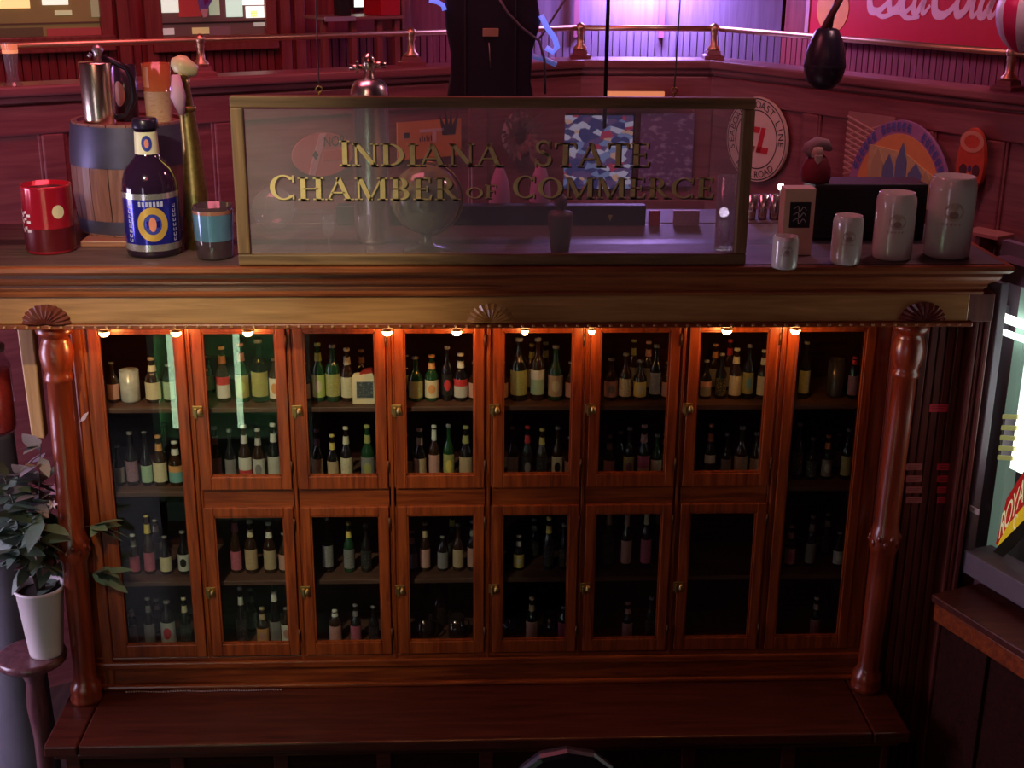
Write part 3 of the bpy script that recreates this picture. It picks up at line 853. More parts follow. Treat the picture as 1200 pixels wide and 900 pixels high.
MB().box(-0.024, 0.044, -0.021, -0.018, 0.03, 0.10).build('picture', label_mat('box_picture', (0.05, 0.06, 0.08), (0.35, 0.42, 0.36)), t)
MB().box(-0.028, -0.024, -0.023, -0.018, 0.026, 0.104).box(-0.024, 0.048, -0.023, -0.018, 0.100, 0.104).build('picture_frame', mat('silver_paint', (0.6, 0.58, 0.55), 0.4), t)
MB().prism([(-0.012, 0.128), (0.046, 0.134), (0.040, 0.150), (0.01, 0.146)], -0.016, 0.016).build('red_lid', mat('red_lacquer', (0.40, 0.03, 0.02), 0.4), t)

# ------------------------------------------------------------------ lettering helpers
class Strokes:
    """roman capitals with thick and thin strokes and serifs, flat in (x,z)"""
    TK, TN, SH = 0.17, 0.07, 0.055
    def __init__(s):
        s.polys = []
    def q(s, *p):
        s.polys.append(list(p))
    def stem(s, x, w, z0=0.0, z1=1.0, serif=True):
        s.q((x, z0), (x+w, z0), (x+w, z1), (x, z1))
        if serif:
            for z in (z0, z1-s.SH):
                s.q((x-0.09, z), (x+w+0.09, z), (x+w+0.09, z+s.SH), (x-0.09, z+s.SH))
    def diag(s, x0, z0, x1, z1, w):
        s.q((x0, z0), (x0+w, z0), (x1+w, z1), (x1, z1))
    def bar(s, x0, x1, z, h=0.06):
        s.q((x0, z), (x1, z), (x1, z+h), (x0, z+h))
    def ring(s, cx, cz, rx, rz, a0, a1, tk=0.17, tn=0.06, n=20):
        A = arcpts(cx, cz, rx, rz, a0, a1, n)
        B = arcpts(cx, cz, rx-tk, rz-tn, a0, a1, n)
        for i in range(n):
            s.q(A[i], A[i+1], B[i+1], B[i])
def glyph(ch):
    g = Strokes()
    T, N_ = g.TK, g.TN
    if ch == 'I': g.stem(0.1, T); w_ = 0.37
    elif ch == 'N': g.stem(0.1, N_); g.stem(0.72, N_, 0.0, 1.0); g.diag(0.66, 0, 0.04, 1, T+0.02); w_ = 0.9
    elif ch == 'D': g.stem(0.1, T); g.ring(0.30, 0.5, 0.50, 0.5, -90, 90); g.bar(0.1, 0.31, 0.0); g.bar(0.1, 0.31, 0.94); w_ = 0.84
    elif ch == 'A':
        g.diag(0.02, 0, 0.40, 1, N_); g.diag(0.66, 0, 0.32, 1, T); g.bar(0.18, 0.62, 0.30)
        g.bar(-0.05, 0.18, 0, g.SH); g.bar(0.58, 0.92, 0, g.SH); w_ = 0.92
    elif ch == 'S':
        g.ring(0.30, 0.74, 0.26, 0.26, 10, 270, 0.10, 0.08); g.ring(0.30, 0.27, 0.28, 0.27, 90, -170, 0.12, 0.08)
        g.q((0.22, 0.60), (0.46, 0.34), (0.50, 0.45), (0.30, 0.62)); g.stem(0.49, 0.05, 0.70, 1.0, False); g.stem(0.02, 0.05, 0.0, 0.32, False); w_ = 0.62
    elif ch == 'T':
        g.stem(0.28, T); g.bar(0.0, 0.73, 0.93, 0.07); g.q((0, 0.76), (0.05, 0.76), (0.09, 0.95), (0, 0.95)); g.q((0.68, 0.76), (0.73, 0.76), (0.73, 0.95), (0.64, 0.95)); w_ = 0.74
    elif ch in 'EF':
        g.stem(0.1, T); g.bar(0.1, 0.60, 0.94); g.bar(0.1, 0.50, 0.47); g.q((0.55, 0.78), (0.60, 0.78), (0.60, 0.95), (0.51, 0.95)); g.stem(0.46, 0.05, 0.37, 0.63, False)
        if ch == 'E':
            g.bar(0.1, 0.62, 0.0); g.q((0.53, 0.03), (0.62, 0.03), (0.66, 0.24), (0.61, 0.24))
        w_ = 0.68
    elif ch == 'C':
        g.ring(0.46, 0.5, 0.46, 0.5, 42, 318); g.stem(0.76, 0.06, 0.70, 0.98, False); g.stem(0.76, 0.06, 0.02, 0.22, False); w_ = 0.88
    elif ch == 'H': g.stem(0.1, T); g.stem(0.62, T); g.bar(0.2, 0.7, 0.47); w_ = 0.92
    elif ch == 'M':
        g.stem(0.08, N_); g.stem(0.84, T); g.diag(0.42, 0.0, 0.06, 1.0, T); g.diag(0.46, 0.0, 0.86, 1.0, N_); w_ = 1.12
    elif ch == 'B':
        g.stem(0.1, T); g.ring(0.30, 0.74, 0.30, 0.26, -90, 90); g.ring(0.30, 0.26, 0.36, 0.27, -90, 90)
        for z in (0.0, 0.47, 0.94): g.bar(0.1, 0.31, z)
        w_ = 0.72
    elif ch == 'R':
        g.stem(0.1, T); g.ring(0.30, 0.73, 0.32, 0.27, -90, 90); g.bar(0.1, 0.31, 0.46); g.bar(0.1, 0.31, 0.94); g.diag(0.64, 0, 0.28, 0.50, T); g.bar(0.6, 0.90, 0, g.SH); w_ = 0.84
    elif ch == 'O': g.ring(0.46, 0.5, 0.46, 0.5, 0, 360, 0.17, 0.06, 32); w_ = 0.96
    else: w_ = 0.42
    return g.polys, w_
def roman(mb, text, x0, x1, z0, h, y0, y1, big=1.0):
    """set text so that it runs from x0 to x1"""
    gl = [glyph(c) for c in text]
    tot = sum(g[1] for g in gl)+0.06*(len(gl)-1)
    sx = (x1-x0)/tot
    x = x0
    for i, (ps, w_) in enumerate(gl):
        hh = h*(big if i == 0 else 1.0)
        for p in ps:
            q = [(x+a*sx, z0+b*hh) for a, b in p]
            ar = sum(q[k][0]*q[(k+1) % len(q)][1]-q[(k+1) % len(q)][0]*q[k][1] for k in range(len(q)))
            if ar < 0:
                q = q[::-1]
            mb.prism(q, y0, y1)
        x += (w_+0.06)*sx
TXT = {}
def textmesh(s):
    """built-in font text as (verts, faces) with height about 1, centred on x"""
    if s in TXT:
        return TXT[s]
    cu = bpy.data.curves.new('t', 'FONT')
    cu.body = s
    cu.size = 1.4
    cu.align_x = 'CENTER'
    ob = bpy.data.objects.new('t', cu)
    COL.objects.link(ob)
    dg = bpy.context.evaluated_depsgraph_get()
    me = bpy.data.meshes.new_from_object(ob.evaluated_get(dg))
    vs = [(v.co.x, v.co.y) for v in me.vertices]
    fs = [tuple(p.vertices) for p in me.polygons]
    bpy.data.objects.remove(ob)
    bpy.data.meshes.remove(me)
    bpy.data.curves.remove(cu)
    TXT[s] = (vs, fs)
    return TXT[s]
def put_text(mb, s, f):
    vs, fs = textmesh(s)
    mb.add([f(x, y) for x, y in vs], fs)
def ribbon(mb, pts, wd, y, f, n=6):
    """smooth brush stroke in (x,z)"""
    P = [Vector((a, b)) for a, b in pts]
    out = []
    for i in range(len(P)-1):
        p0, p1, p2, p3 = P[max(i-1, 0)], P[i], P[i+1], P[min(i+2, len(P)-1)]
        for k in range(n):
            t = k/n
            out.append(0.5*((2*p1)+(p2-p0)*t+(2*p0-5*p1+4*p2-p3)*t*t+(3*p1-p0-3*p2+p3)*t**3))
    out.append(P[-1])
    m = len(out)
    vs = []
    for i, p in enumerate(out):
        t = (out[min(i+1, m-1)]-out[max(i-1, 0)]).normalized()
        nrm = Vector((-t.y, t.x))
        ww = wd*(0.45+0.55*math.sin(PI*min(1, max(0, (i+0.8)/(m+0.6)))))
        for sgn in (1, -1):
            a = p+nrm*ww*sgn*0.5
            x, z = f(a.x, a.y)
            vs.append((x, y, z))
    mb.add(vs, [(2*i, 2*i+1, 2*i+3, 2*i+2) for i in range(m-1)])

# ------------------------------------------------------------------ hanging glass sign on the cabinet
SY = -0.275
sx0, sx1, sz0, sz1 = -0.812, 1.108, TOPZ+0.004, 3.400
t = thing('framed_glass_sign', 'framed glass sign lettered in gold with a state chamber name, standing on the cabinet', 'sign', (0, SY, 0))
FWD = 0.042
MB().box(sx0, sx1, -0.018, 0.018, sz1-FWD, sz1).build('frame_rail', SIGNF, t, 0.006)
MB().box(sx0, sx1, -0.018, 0.018, sz0, sz0+FWD).build('frame_rail', SIGNF, t, 0.006)
MB().box(sx0, sx0+FWD*1.1, -0.018, 0.018, sz0+FWD, sz1-FWD).build('frame_stile', SIGNV, t, 0.006)
MB().box(sx1-FWD*1.1, sx1, -0.018, 0.018, sz0+FWD, sz1-FWD).build('frame_stile', SIGNV, t, 0.006)
pn = MB().box(sx0+0.03, sx1-0.03, -0.002, 0.002, sz0+0.03, sz1-0.03).build('glass_pane', SIGNG, t)
def spx(px, py):
    q = atY(px, py, SY)
    return q.x, q.z
for txt, xa, xb, yb, yt, big in (('INDIANA', 398, 590, 194, 168, 1.12), ('STATE', 626, 762, 195, 167, 1.10), ('CHAMBER', 317, 538, 234, 208, 1.12), ('COMMERCE', 601, 836, 232, 208, 1.10), ('OF', 546, 583, 232, 216, 0.8)):
    (x0, z0), (x1, _), (_, z1) = spx(xa, yb), spx(xb, yb), spx((xa+xb)/2, yt)
    lt, sh = MB(), MB()
    roman(lt, txt, x0, x1, z0, z1-z0, -0.0052, -0.0042, big)
    roman(sh, txt, x0+0.005, x1+0.005, z0-0.005, z1-z0, -0.0038, -0.003, big)
    lt.build('gold_lettering', GOLD, pn)
    sh.build('lettering_shadow', mat('letter_shade_paint', (0.05, 0.035, 0.02), 0.5), pn)
for px in (374, 790):
    x, z = spx(px, 110)
    MB().tube([(x, 0, sz1-0.004), (x, 0, sz1+0.012)], 0.004, 8).tube([(x+0.011*math.cos(a*PI/6), 0, sz1+0.023+0.011*math.sin(a*PI/6)) for a in range(13)], 0.003, 6).build('eye_hook', AGED, t)
WIRE = mat('dull_wire', (0.16, 0.12, 0.12), 0.5, 0.6)
x, z = spx(374, 110)
tag(MB().tube([(x, SY, sz1+0.035), (x+0.002, SY, 5.99)], 0.0028, 6).build('hanging_wire', WIRE), 'thin vertical wire rising from the left hook of the framed glass sign', 'wire')
x, z = spx(790, 110)
x2 = atY(812, 0, SY+0.1).x
tag(MB().tube([(x, SY, sz1+0.035), (x+0.10, SY+0.3, 5.99)], 0.0028, 6).build('hanging_wire', WIRE), 'thin slanting wire rising from the right hook of the framed glass sign', 'wire')
xa = atY(711, 60, 0.9)
tag(MB().tube([(xa.x, 0.9, TOPZ+0.36), (xa.x, 0.9, 5.99)], 0.009, 8).build('hanging_cable', BLACK), 'dark cable hanging straight down in front of the purple light', 'cable')

# ------------------------------------------------------------------ things on the cabinet top
def wrap(r_, ang):
    return lambda x, z: (r_*math.sin(ang+x/r_), -r_*math.cos(ang+x/r_), z)
def disc_on(r_, ang, zc, ra, rbv, ri=0.0, n=28):
    mb = MB()
    f = wrap(r_, ang)
    if ri <= 0:
        vs = [f(0, zc)]+[f(ra*math.cos(2*PI*i/n), zc+rbv*math.sin(2*PI*i/n)) for i in range(n)]
        mb.add(vs, [(0, 1+i, 1+(i+1) % n) for i in range(n)])
    else:
        vs = [f(ra*k*math.cos(2*PI*i/n), zc+rbv*k*math.sin(2*PI*i/n)) for k in (1.0, ri) for i in range(n)]
        mb.add(vs, [(i, (i+1) % n, n+(i+1) % n, n+i) for i in range(n)])
    return mb
ZT = TOPZ+0.0035
def on_top(px, py):
    return atZ(px, py, ZT)
def hz(px, py, Y):
    return atY(px, py, Y).z-ZT
# red can
p = on_top(53, 299)
h = hz(53, 220, p.y)
t = thing('red_can', 'red metal can with a white dot, left end of the cabinet top', 'can', (p.x, p.y+0.09, ZT))
rr = 0.094
MB().lathe([(rr*0.97, 0.0), (rr, 0.01), (rr, h-0.012), (rr*1.02, h-0.006), (rr*1.0, h), (rr*0.93, h), (rr*0.92, h-0.02), (0.0, h-0.02)], 32).build('body', mat('red_tin', (0.50, 0.012, 0.035), 0.16, 0.25, 0.05, coat=0.7), t)
MB().lathe([(rr*0.90, h-0.018), (0.0, h-0.016)], 28, cap=False).build('dark_lid', mat('dark_lid', (0.05, 0.01, 0.015), 0.5), t)
MB().lathe([(rr*1.012, 0.10), (rr*1.012, 0.012)], 32, cap=False).build('base_band', mat('dark_red_tin', (0.12, 0.008, 0.015), 0.3, 0.2), t)
# white script-like stroke and stripes on the can
sw = MB()
f_ = wrap(rr*1.013, math.radians(-52))
for zz in (0.09, 0.125, 0.15):
    for i in range(8):
        a, b = -0.04+i*0.01, -0.03+i*0.01
        zo = zz+0.008*math.sin(i*1.7)
        sw.add([f_(a, zo), f_(b, zo+0.002), f_(b, zo+0.012), f_(a, zo+0.010)], [(0, 1, 2, 3)])
sw.build('printed_mark', mat('pale_print', (0.75, 0.55, 0.55), 0.4), t)

dface = math.atan2(CAM.x-t.location.x, -(CAM.y-t.location.y))
dot = disc_on(rr*1.014, dface+0.40, 0.165, 0.024, 0.026)
dot.build('white_dot', CREAM, t)

# big bottle
p = on_top(175, 303)
t = thing('giant_bottle', 'oversized dark beer bottle with blue label beside the red can', 'bottle', (p.x, p.y+0.10, ZT))
h = hz(176, 138, p.y+0.10)
rb = 0.105
GB = mat('deep_purple_bottle_glass', (0.020, 0.008, 0.028), 0.06, 0, 0.05, coat=0.8)
MB().lathe([(0.0, 0.0), (rb*0.95, 0.0), (rb, 0.015), (rb, h*0.50), (rb*0.97, h*0.56), (rb*0.82, h*0.64), (rb*0.55, h*0.70), (rb*0.42, h*0.735), (rb*0.39, h*0.84), (rb*0.37, h*0.95), (0.0, h*0.95)], 40).build('glass_body', GB, t)
MB().lathe([(rb*0.46, h*0.925), (rb*0.47, h*0.94), (rb*0.45, h*0.985), (rb*0.40, h), (0, h)], 28).build('cap', mat('dark_cap', (0.02, 0.012, 0.035), 0.3, 0.3), t)
FOILB = mat('blue_foil_label', (0.03, 0.03, 0.42), 0.16, 0.55, 0.05, coat=0.6)
SILV = mat('silver_foil', (0.72, 0.68, 0.72), 0.2, 0.8)
lbz0, lbz1 = h*0.06, h*0.47
lb_ = MB().lathe([(rb*1.012, lbz0), (rb*1.012, lbz1)], 40, cap=False).build('label', FOILB, t)
for z0_, z1_ in ((lbz0-0.004, lbz0+0.022), (lbz1-0.018, lbz1+0.004)):
    MB().lathe([(rb*1.016, z0_), (rb*1.016, z1_)], 40, cap=False).build('foil_band', SILV, lb_)
face = math.atan2(CAM.x-p.x, -(CAM.y-p.y))
zc = (lbz0+lbz1)/2-0.006
disc_on(rb*1.02, face, zc, 0.058, 0.066, 0.60).build('ring_emblem', mat('gold_orange_print', (0.72, 0.42, 0.10), 0.3, 0.3), lb_)
disc_on(rb*1.019, face, zc, 0.035, 0.042).build('emblem_centre', mat('emblem_blue', (0.04, 0.05, 0.35), 0.3), lb_)
disc_on(rb*1.022, face, zc, 0.014, 0.028).build('emblem_figure', mat('emblem_red', (0.75, 0.25, 0.18), 0.3), lb_)
vt = MB()
for ang in (-0.86, 0.86):
    for k in range(8):
        f = wrap(rb*1.021, face+ang)
        z = zc-0.07+k*0.0185
        vt.add([f(-0.008, z), f(0.008, z), f(0.008, z+0.003), f(-0.008, z+0.003)], [(0, 1, 2, 3)])
        vt.add([f(-0.008, z), f(-0.004, z), f(-0.004, z+0.012), f(-0.008, z+0.012)], [(0, 1, 2, 3)])
        vt.add([f(0.004, z), f(0.008, z), f(0.008, z+0.012), f(0.004, z+0.012)], [(0, 1, 2, 3)])
f = wrap(rb*1.021, face)
for k in range(7):
    vt.add([f(-0.05+k*0.014, lbz1-0.045), f(-0.041+k*0.014, lbz1-0.045), f(-0.041+k*0.014, lbz1-0.026), f(-0.05+k*0.014, lbz1-0.026)], [(0, 1, 2, 3)])
vt.build('label_print', mat('pale_blue_print', (0.45, 0.45, 0.70), 0.4), lb_)
nl = MB().lathe([(rb*0.435, h*0.745), (rb*0.405, h*0.905)], 28, cap=False).build('neck_label', mat('cream_neck_paper', (0.74, 0.66, 0.48), 0.4), t)
disc_on(rb*0.44, face, h*0.825, 0.020, 0.030).build('neck_emblem', mat('emblem_blue', (0.04, 0.05, 0.35), 0.3), nl)
disc_on(rb*0.445, face, h*0.825, 0.009, 0.017).build('neck_figure', mat('emblem_red', (0.75, 0.25, 0.18), 0.3), nl)

# blue tumbler
p = on_top(252, 306)
t = thing('blue_tumbler', 'blue printed tumbler glass beside the left end of the glass sign', 'glass', (p.x-0.01, p.y+0.07, ZT))
h = hz(252, 240, p.y+0.07)
MB().lathe([(0.066, 0.0), (0.070, 0.01), (0.076, h), (0.072, h), (0.067, 0.015), (0.0, 0.015)], 32).build('body', mat('dark_tumbler_base', (0.05, 0.03, 0.04), 0.1, 0, 0.2, coat=0.7), t)
MB().lathe([(0.0735, h*0.36), (0.0765, h*0.86)], 32, cap=False).build('blue_print', mat('tumbler_blue', (0.10, 0.22, 0.36), 0.15, 0.2, 0.3, 12, coat=0.6), t)
MB().lathe([(0.0772, h*0.86), (0.078, h*0.93)], 32, cap=False).build('orange_band', mat('tumbler_brown', (0.30, 0.12, 0.09), 0.2, 0, 0.2, coat=0.5), t)

# barrel with drinking vessels on it
bp_ = atZ(143, 272, ZT)
t = thing('wooden_barrel', 'small wooden barrel with dark metal hoops standing behind the giant bottle', 'barrel', (bp_.x, 0.33, ZT+0.026))
x0, x1 = atY(72, 200, 0.15).x, atY(216, 200, 0.15).x
t.location.x = (x0+x1)/2
hb = atY(143, 138, 0.33).z-ZT-0.026
RB = (x1-x0)/2
t.location.y = 0.18+RB*0.55
def bar_r(u):
    return RB*(0.90+0.10*math.sin(PI*min(1, max(0, u*0.8+0.1))))
STAVE = wood('barrel_stave_wood', (0.16, 0.055, 0.05), (0.32, 0.13, 0.12), 0.5, 2, 5, 0.1)
NS = 18
for i in range(NS):
    mb = MB()
    a0, a1 = 2*PI*i/NS+0.008, 2*PI*(i+1)/NS-0.008
    vs = []
    for j in range(7):
        u = j/6
        for a in (a0, (a0+a1)/2, a1):
            vs.append((bar_r(u)*math.cos(a), bar_r(u)*math.sin(a), hb*u))
        for a in (a1, a0):
            vs.append(((bar_r(u)-0.018)*math.cos(a), (bar_r(u)-0.018)*math.sin(a), hb*u))
    fs = []
    for j in range(6):
        for k in range(5):
            fs.append((j*5+k, j*5+(k+1) % 5, (j+1)*5+(k+1) % 5, (j+1)*5+k))
    fs += [(4, 3, 2, 1, 0), (30, 31, 32, 33, 34)]
    mb.add(vs, fs)
    mb.build('stave', STAVE, t)
HOOP = mat('dark_hoop_metal', (0.10, 0.09, 0.16), 0.38, 0.6, 0.2)
for u0, u1 in ((0.62, 0.98), (0.02, 0.14)):
    MB().lathe([(bar_r(u0)+0.003, hb*u0), (bar_r((u0+u1)/2)+0.004, hb*(u0+u1)/2), (bar_r(u1)+0.003, hb*u1)], 40, cap=False).build('hoop', HOOP, t)
MB().lathe([(RB*0.86, hb-0.03), (RB*0.86, hb-0.015)], 36).build('barrel_head', STAVE, t)
BTOP = t.location.z+hb-0.0135
BX, BY = t.location.x, t.location.y
tag(MB().box(BX-0.16, BX+0.16, BY-0.29, BY+0.15, ZT, ZT+0.025).build('barrel_board', wood('stand_board', (0.20, 0.06, 0.04), (0.34, 0.13, 0.08), 0.5, 0), None, 0.005), 'thin wooden board under the small barrel', 'board')
# copper tankard
def on_barrel(px, py, dy):
    return atY(px, py, BY+dy)
p = on_barrel(117, 130, -0.10)
t = thing('copper_tankard', 'shiny copper tankard with lid thumbpiece on the barrel', 'tankard', (p.x, BY-0.10, BTOP))
ht = on_barrel(113, 74, -0.10).z-BTOP
MB().lathe([(0.0, 0.0), (0.060, 0.0), (0.062, 0.012), (0.068, ht), (0.066, ht+0.004), (0.0, ht+0.008)], 32).build('body', CHROME, t)
MB().lathe([(0.020, 0.0), (0.016, 0.03), (0.024, 0.045), (0.014, 0.06), (0.0, 0.066)], 14, (0.012, 0, ht+0.006)).lathe([(0.0, -0.012), (0.012, 0), (0.0, 0.012)], 10, (-0.02, 0, ht+0.03)).build('lid_finial', mat('pewter', (0.55, 0.48, 0.46), 0.35, 0.8), t)
MB().tube([(0.03, 0, ht+0.02), (0.06, 0, ht+0.012), (0.12, 0, ht-0.02), (0.135, 0, ht-0.06), (0.135, 0, ht*0.4), (0.10, 0, ht*0.15), (0.06, 0, ht*0.12)], 0.012, 10).build('handle', mat('dark_handle', (0.05, 0.04, 0.06), 0.3, 0.7), t)
# orange glass with picture
p = on_barrel(190, 132, -0.06)
t = thing('painted_beer_glass', 'orange and cream painted straight beer glass on the barrel', 'glass', (p.x-0.012, BY-0.06, BTOP))
ht = on_barrel(186, 74, -0.06).z-BTOP
MB().lathe([(0.0, 0.0), (0.048, 0.0), (0.050, 0.01), (0.056, ht), (0.053, ht), (0.048, 0.012), (0.0, 0.012)], 28).build('body', mat('amber_glass', (0.42, 0.14, 0.05), 0.12, 0, 0.3, 14, coat=0.6), t)
lo = MB().lathe([(0.0508, 0.012), (0.0545, ht*0.55)], 28, cap=False).build('cream_print', label_mat('glass_print', (0.62, 0.40, 0.26), (0.45, 0.18, 0.10)), t)
MB().lathe([(0.0548, ht*0.62), (0.0570, ht*0.96)], 14, (0, 0, 0), PI+0.05, PI+1.2, False).build('orange_print', mat('orange_print', (0.75, 0.26, 0.10), 0.3), t)
# second mug (dark) between
p = on_barrel(150, 120, 0.0)
t = thing('painted_stein', 'dark stein with orange figure painting between tankard and beer glass', 'stein', (p.x-0.015, BY+0.04, BTOP))
ht = on_barrel(145, 76, 0.04).z-BTOP
MB().lathe([(0.0, 0.0), (0.045, 0.0), (0.046, ht), (0.043, ht), (0.042, 0.01), (0.0, 0.01)], 24).build('body', mat('dark_stein', (0.03, 0.025, 0.04), 0.25, 0, 0.2), t)
disc_on(0.047, -0.4, ht*0.5, 0.025, 0.05).build('painted_figure', mat('figure_orange', (0.50, 0.22, 0.12), 0.5), t)
# brass horn leaning by the barrel
hb0 = on_top(238, 280)
hy = 0.02
pts = []
for px, py in ((232, 268), (229, 220), (224, 170), (219, 130), (214, 100), (212, 84)):
    q = atY(px, py, hy)
    pts.append((q.x, hy, q.z))
dz = ZT-pts[0][2]
pts[0] = (pts[0][0], hy, ZT+0.002)
t = tag(MB().tube(pts, [0.060, 0.045, 0.036, 0.030, 0.027, 0.030], 20).build('brass_horn', mat('pitted_brass', (0.50, 0.36, 0.13), 0.34, 1.0, 0.5, 60, 0.3)), 'tall pitted brass horn with pale curled tip beside the barrel', 'horn')
q0, q1, q2 = atY(201, 73, hy), atY(214, 78, hy), atY(231, 84, hy)
MB().tube([(q0.x, hy, q0.z), ((q0.x+q1.x)/2, hy, q0.z-0.004), (q1.x, hy, q1.z), (q2.x, hy, q2.z)], [0.016, 0.034, 0.042, 0.020], 14).build('curled_tip', mat('pale_horn', (0.72, 0.62, 0.36), 0.35), t)
MB().lathe([(0.034, 0), (0.036, 0.010), (0.034, 0.02)], 18, (pts[3][0], hy, pts[3][2])).build('collar', AGED, t)
q = atY(209, 112, hy-0.03)
MB().tube([(q.x, hy-0.05, q.z+0.08), (q.x+0.004, hy-0.055, q.z), (q.x+0.012, hy-0.05, q.z-0.07)], [0.016, 0.03, 0.012], 12).build('lilac_tassel', mat('lilac_cloth', (0.55, 0.30, 0.45), 0.6), t)

# things behind the glass sign
p = on_top(436, 282)
t = thing('fire_extinguisher', 'polished steel antique fire extinguisher standing behind the glass sign', 'extinguisher', (p.x+0.005, p.y, ZT))
ey = p.y
h = hz(435, 88, ey)
re = (atY(457, 130, ey).x-atY(413, 130, ey).x)/2
MB().lathe([(re, 0.0), (re*1.03, 0.008), (re, 0.02), (re*0.98, h*0.86), (re*1.04, h*0.87), (re*1.04, h*0.89), (re*0.99, h*0.905), (re*0.96, h*0.93), (re*0.75, h*0.965), (re*0.35, h*0.985), (0, h*0.99)], 36).build('tank', STEEL, t)
MB().lathe([(0.022, h*0.985), (0.020, h*1.03), (0.026, h*1.035), (0.024, h*1.10), (0.010, h*1.125), (0, h*1.13)], 16).build('valve', CHROME, t)
MB().tube([(-0.075, 0, h*1.045), (-0.02, 0, h*1.045)], 0.012, 8).tube([(0.02, 0, h*1.06), (0.065, 0, h*1.06)], 0.014, 8).box(-0.05, -0.042, -0.02, 0.02, h*1.01, h*1.08).build('valve_arms', CHROME, t)
# globe on a foot
gp = atZ(500, 298, ZT)
gy = gp.y+0.05
q = atY(499, 233, gy)
rg = (atY(540, 233, gy).x-atY(458, 233, gy).x)/2
t = thing('globe', 'greenish globe on a short dark foot behind the glass sign', 'globe', (q.x, gy, ZT))
gz = q.z-ZT
gm, N, L, b = new_mat('globe_print')
tc = N.new('ShaderNodeTexCoord'); no = N.new('ShaderNodeTexNoise'); no.inputs['Scale'].default_value = 7; no.inputs['Detail'].default_value = 6
cr = N.new('ShaderNodeValToRGB'); cr.color_ramp.elements[0].position = 0.47; cr.color_ramp.elements[0].color = (0.16, 0.20, 0.14, 1); cr.color_ramp.elements[1].position = 0.53; cr.color_ramp.elements[1].color = (0.30, 0.30, 0.12, 1)
L.new(tc.outputs['Object'], no.inputs['Vector']); L.new(no.outputs['Fac'], cr.inputs[0]); L.new(cr.outputs[0], b.inputs['Base Color']); b.inputs['Roughness'].default_value = 0.16; b.inputs['Coat Weight'].default_value = 0.6
MB().lathe([(rg*math.sin(PI*i/20), gz-rg*math.cos(PI*i/20)) for i in range(21)], 36).build('ball', gm, t)
MB().lathe([(rg*0.70, 0.0), (rg*0.68, 0.012), (rg*0.28, 0.025), (0.020, max(0.04, (gz-rg)*0.6)), (0.026, gz-rg+0.012)], 24).build('foot', mat('dark_foot', (0.05, 0.035, 0.03), 0.3), t)
MB().tube([((rg+0.008)*math.sin(a*PI/12), 0.0, gz-(rg+0.008)*math.cos(a*PI/12)) for a in range(0, 13)], 0.005, 8).build('meridian_ring', AGED, t)
# clear glass ball jar
gp = on_top(320, 268)
q = atY(320, 230, gp.y)
rg = (atY(346, 230, gp.y).x-atY(295, 230, gp.y).x)/2
t = thing('glass_fishbowl', 'clear round glass bowl behind the left end of the glass sign', 'bowl', (q.x, gp.y, ZT))
zc_ = q.z-ZT
zc_ = rg*0.96
MB().lathe([(rg*math.sin(PI*i/20), zc_-rg*math.cos(PI*i/20)) for i in range(2, 19)], 32).build('bowl', glass('bowl_glass', (0.84, 0.82, 0.84), 0.10, 0.10), t)
MB().lathe([(rg*0.34, zc_+rg*0.93), (rg*0.40, zc_+rg*0.97), (rg*0.36, zc_+rg*1.0)], 24, cap=False).build('rim', CLEAR, t)
# stemmed glasses behind the sign
for px, lab in ((427, 'slim clear stemmed glass behind the sign under the extinguisher'), (386, 'slim pinkish stemmed glass behind the sign near the fishbowl')):
    p = on_top(px, 300)
    t = thing('stemmed_glass', lab, 'glass', (p.x, p.y, ZT), 0, 'stemmed glasses behind the sign')
    MB().lathe([(0.03, 0), (0.028, 0.004), (0.005, 0.008), (0.004, 0.07), (0.02, 0.09), (0.026, 0.13), (0.024, 0.16)], 16, cap=False).build('glass', glass('stem_glass', (0.85, 0.80, 0.82), 0.12, 0.12), t)
# second, rear cabinet top with a long black case on it
rc = thing('rear_counter', 'rear counter with dusty grey top behind the back bar cabinet', 'counter', (0, 0, 0))
MB().box(-1.80, 2.05, 0.53, 0.80, 0.0, TOPZ-0.04).build('counter_body', DKW, rc)
MB().box(-1.82, 2.08, 0.52, 0.84, TOPZ-0.04, TOPZ).build('counter_top', TOPW, rc, 0.006)
xa, xb = atY(394, 252, 0.44).x, atY(757, 252, 0.44).x
zt_ = atY(620, 241, 0.44).z-0.0035
t = thing('long_black_case', 'long low black case lying on the cabinet top behind the sign', 'case', ((xa+xb)/2, 0.46, ZT))
MB().box(-(xb-xa)/2, (xb-xa)/2, -0.02, 0.04, 0.0, zt_-TOPZ).build('case_body', mat('black_case', (0.012, 0.011, 0.022), 0.5), t, 0.006)
for px in (443, 715):
    q = atY(px, 256, 0.44)
    MB().prism([(-0.010, 0.012), (0.010, 0.012), (0.0, -0.016)], -0.022, -0.020).build('corner_badge', mat('badge_yellow', (0.5, 0.45, 0.12), 0.4), t, 0, Matrix.Translation((q.x-(xa+xb)/2, 0, q.z-TOPZ)))
# dark figurine silhouette right of the globe (wooden bust on a foot)
p = on_top(656, 301)
t = thing('wooden_bust', 'small dark wooden bust with square foot behind the sign, right of the globe', 'figurine', (p.x, p.y, ZT))
h = hz(656, 235, p.y)
DKB = mat('dark_carved_wood', (0.07, 0.03, 0.03), 0.5, 0, 0.3)
MB().box(-0.055, 0.055, -0.04, 0.04, 0, 0.014).build('foot', DKB, t, 0.004)
MB().lathe([(0.034, 0.014), (0.036, 0.03), (0.046, h*0.5), (0.050, h*0.74), (0.044, h*0.80), (0.018, h*0.82), (0.018, h*0.88), (0.026, h*0.94), (0.024, h*1.04), (0.012, h*1.10), (0, h*1.12)], 16).build('bust', DKB, t)
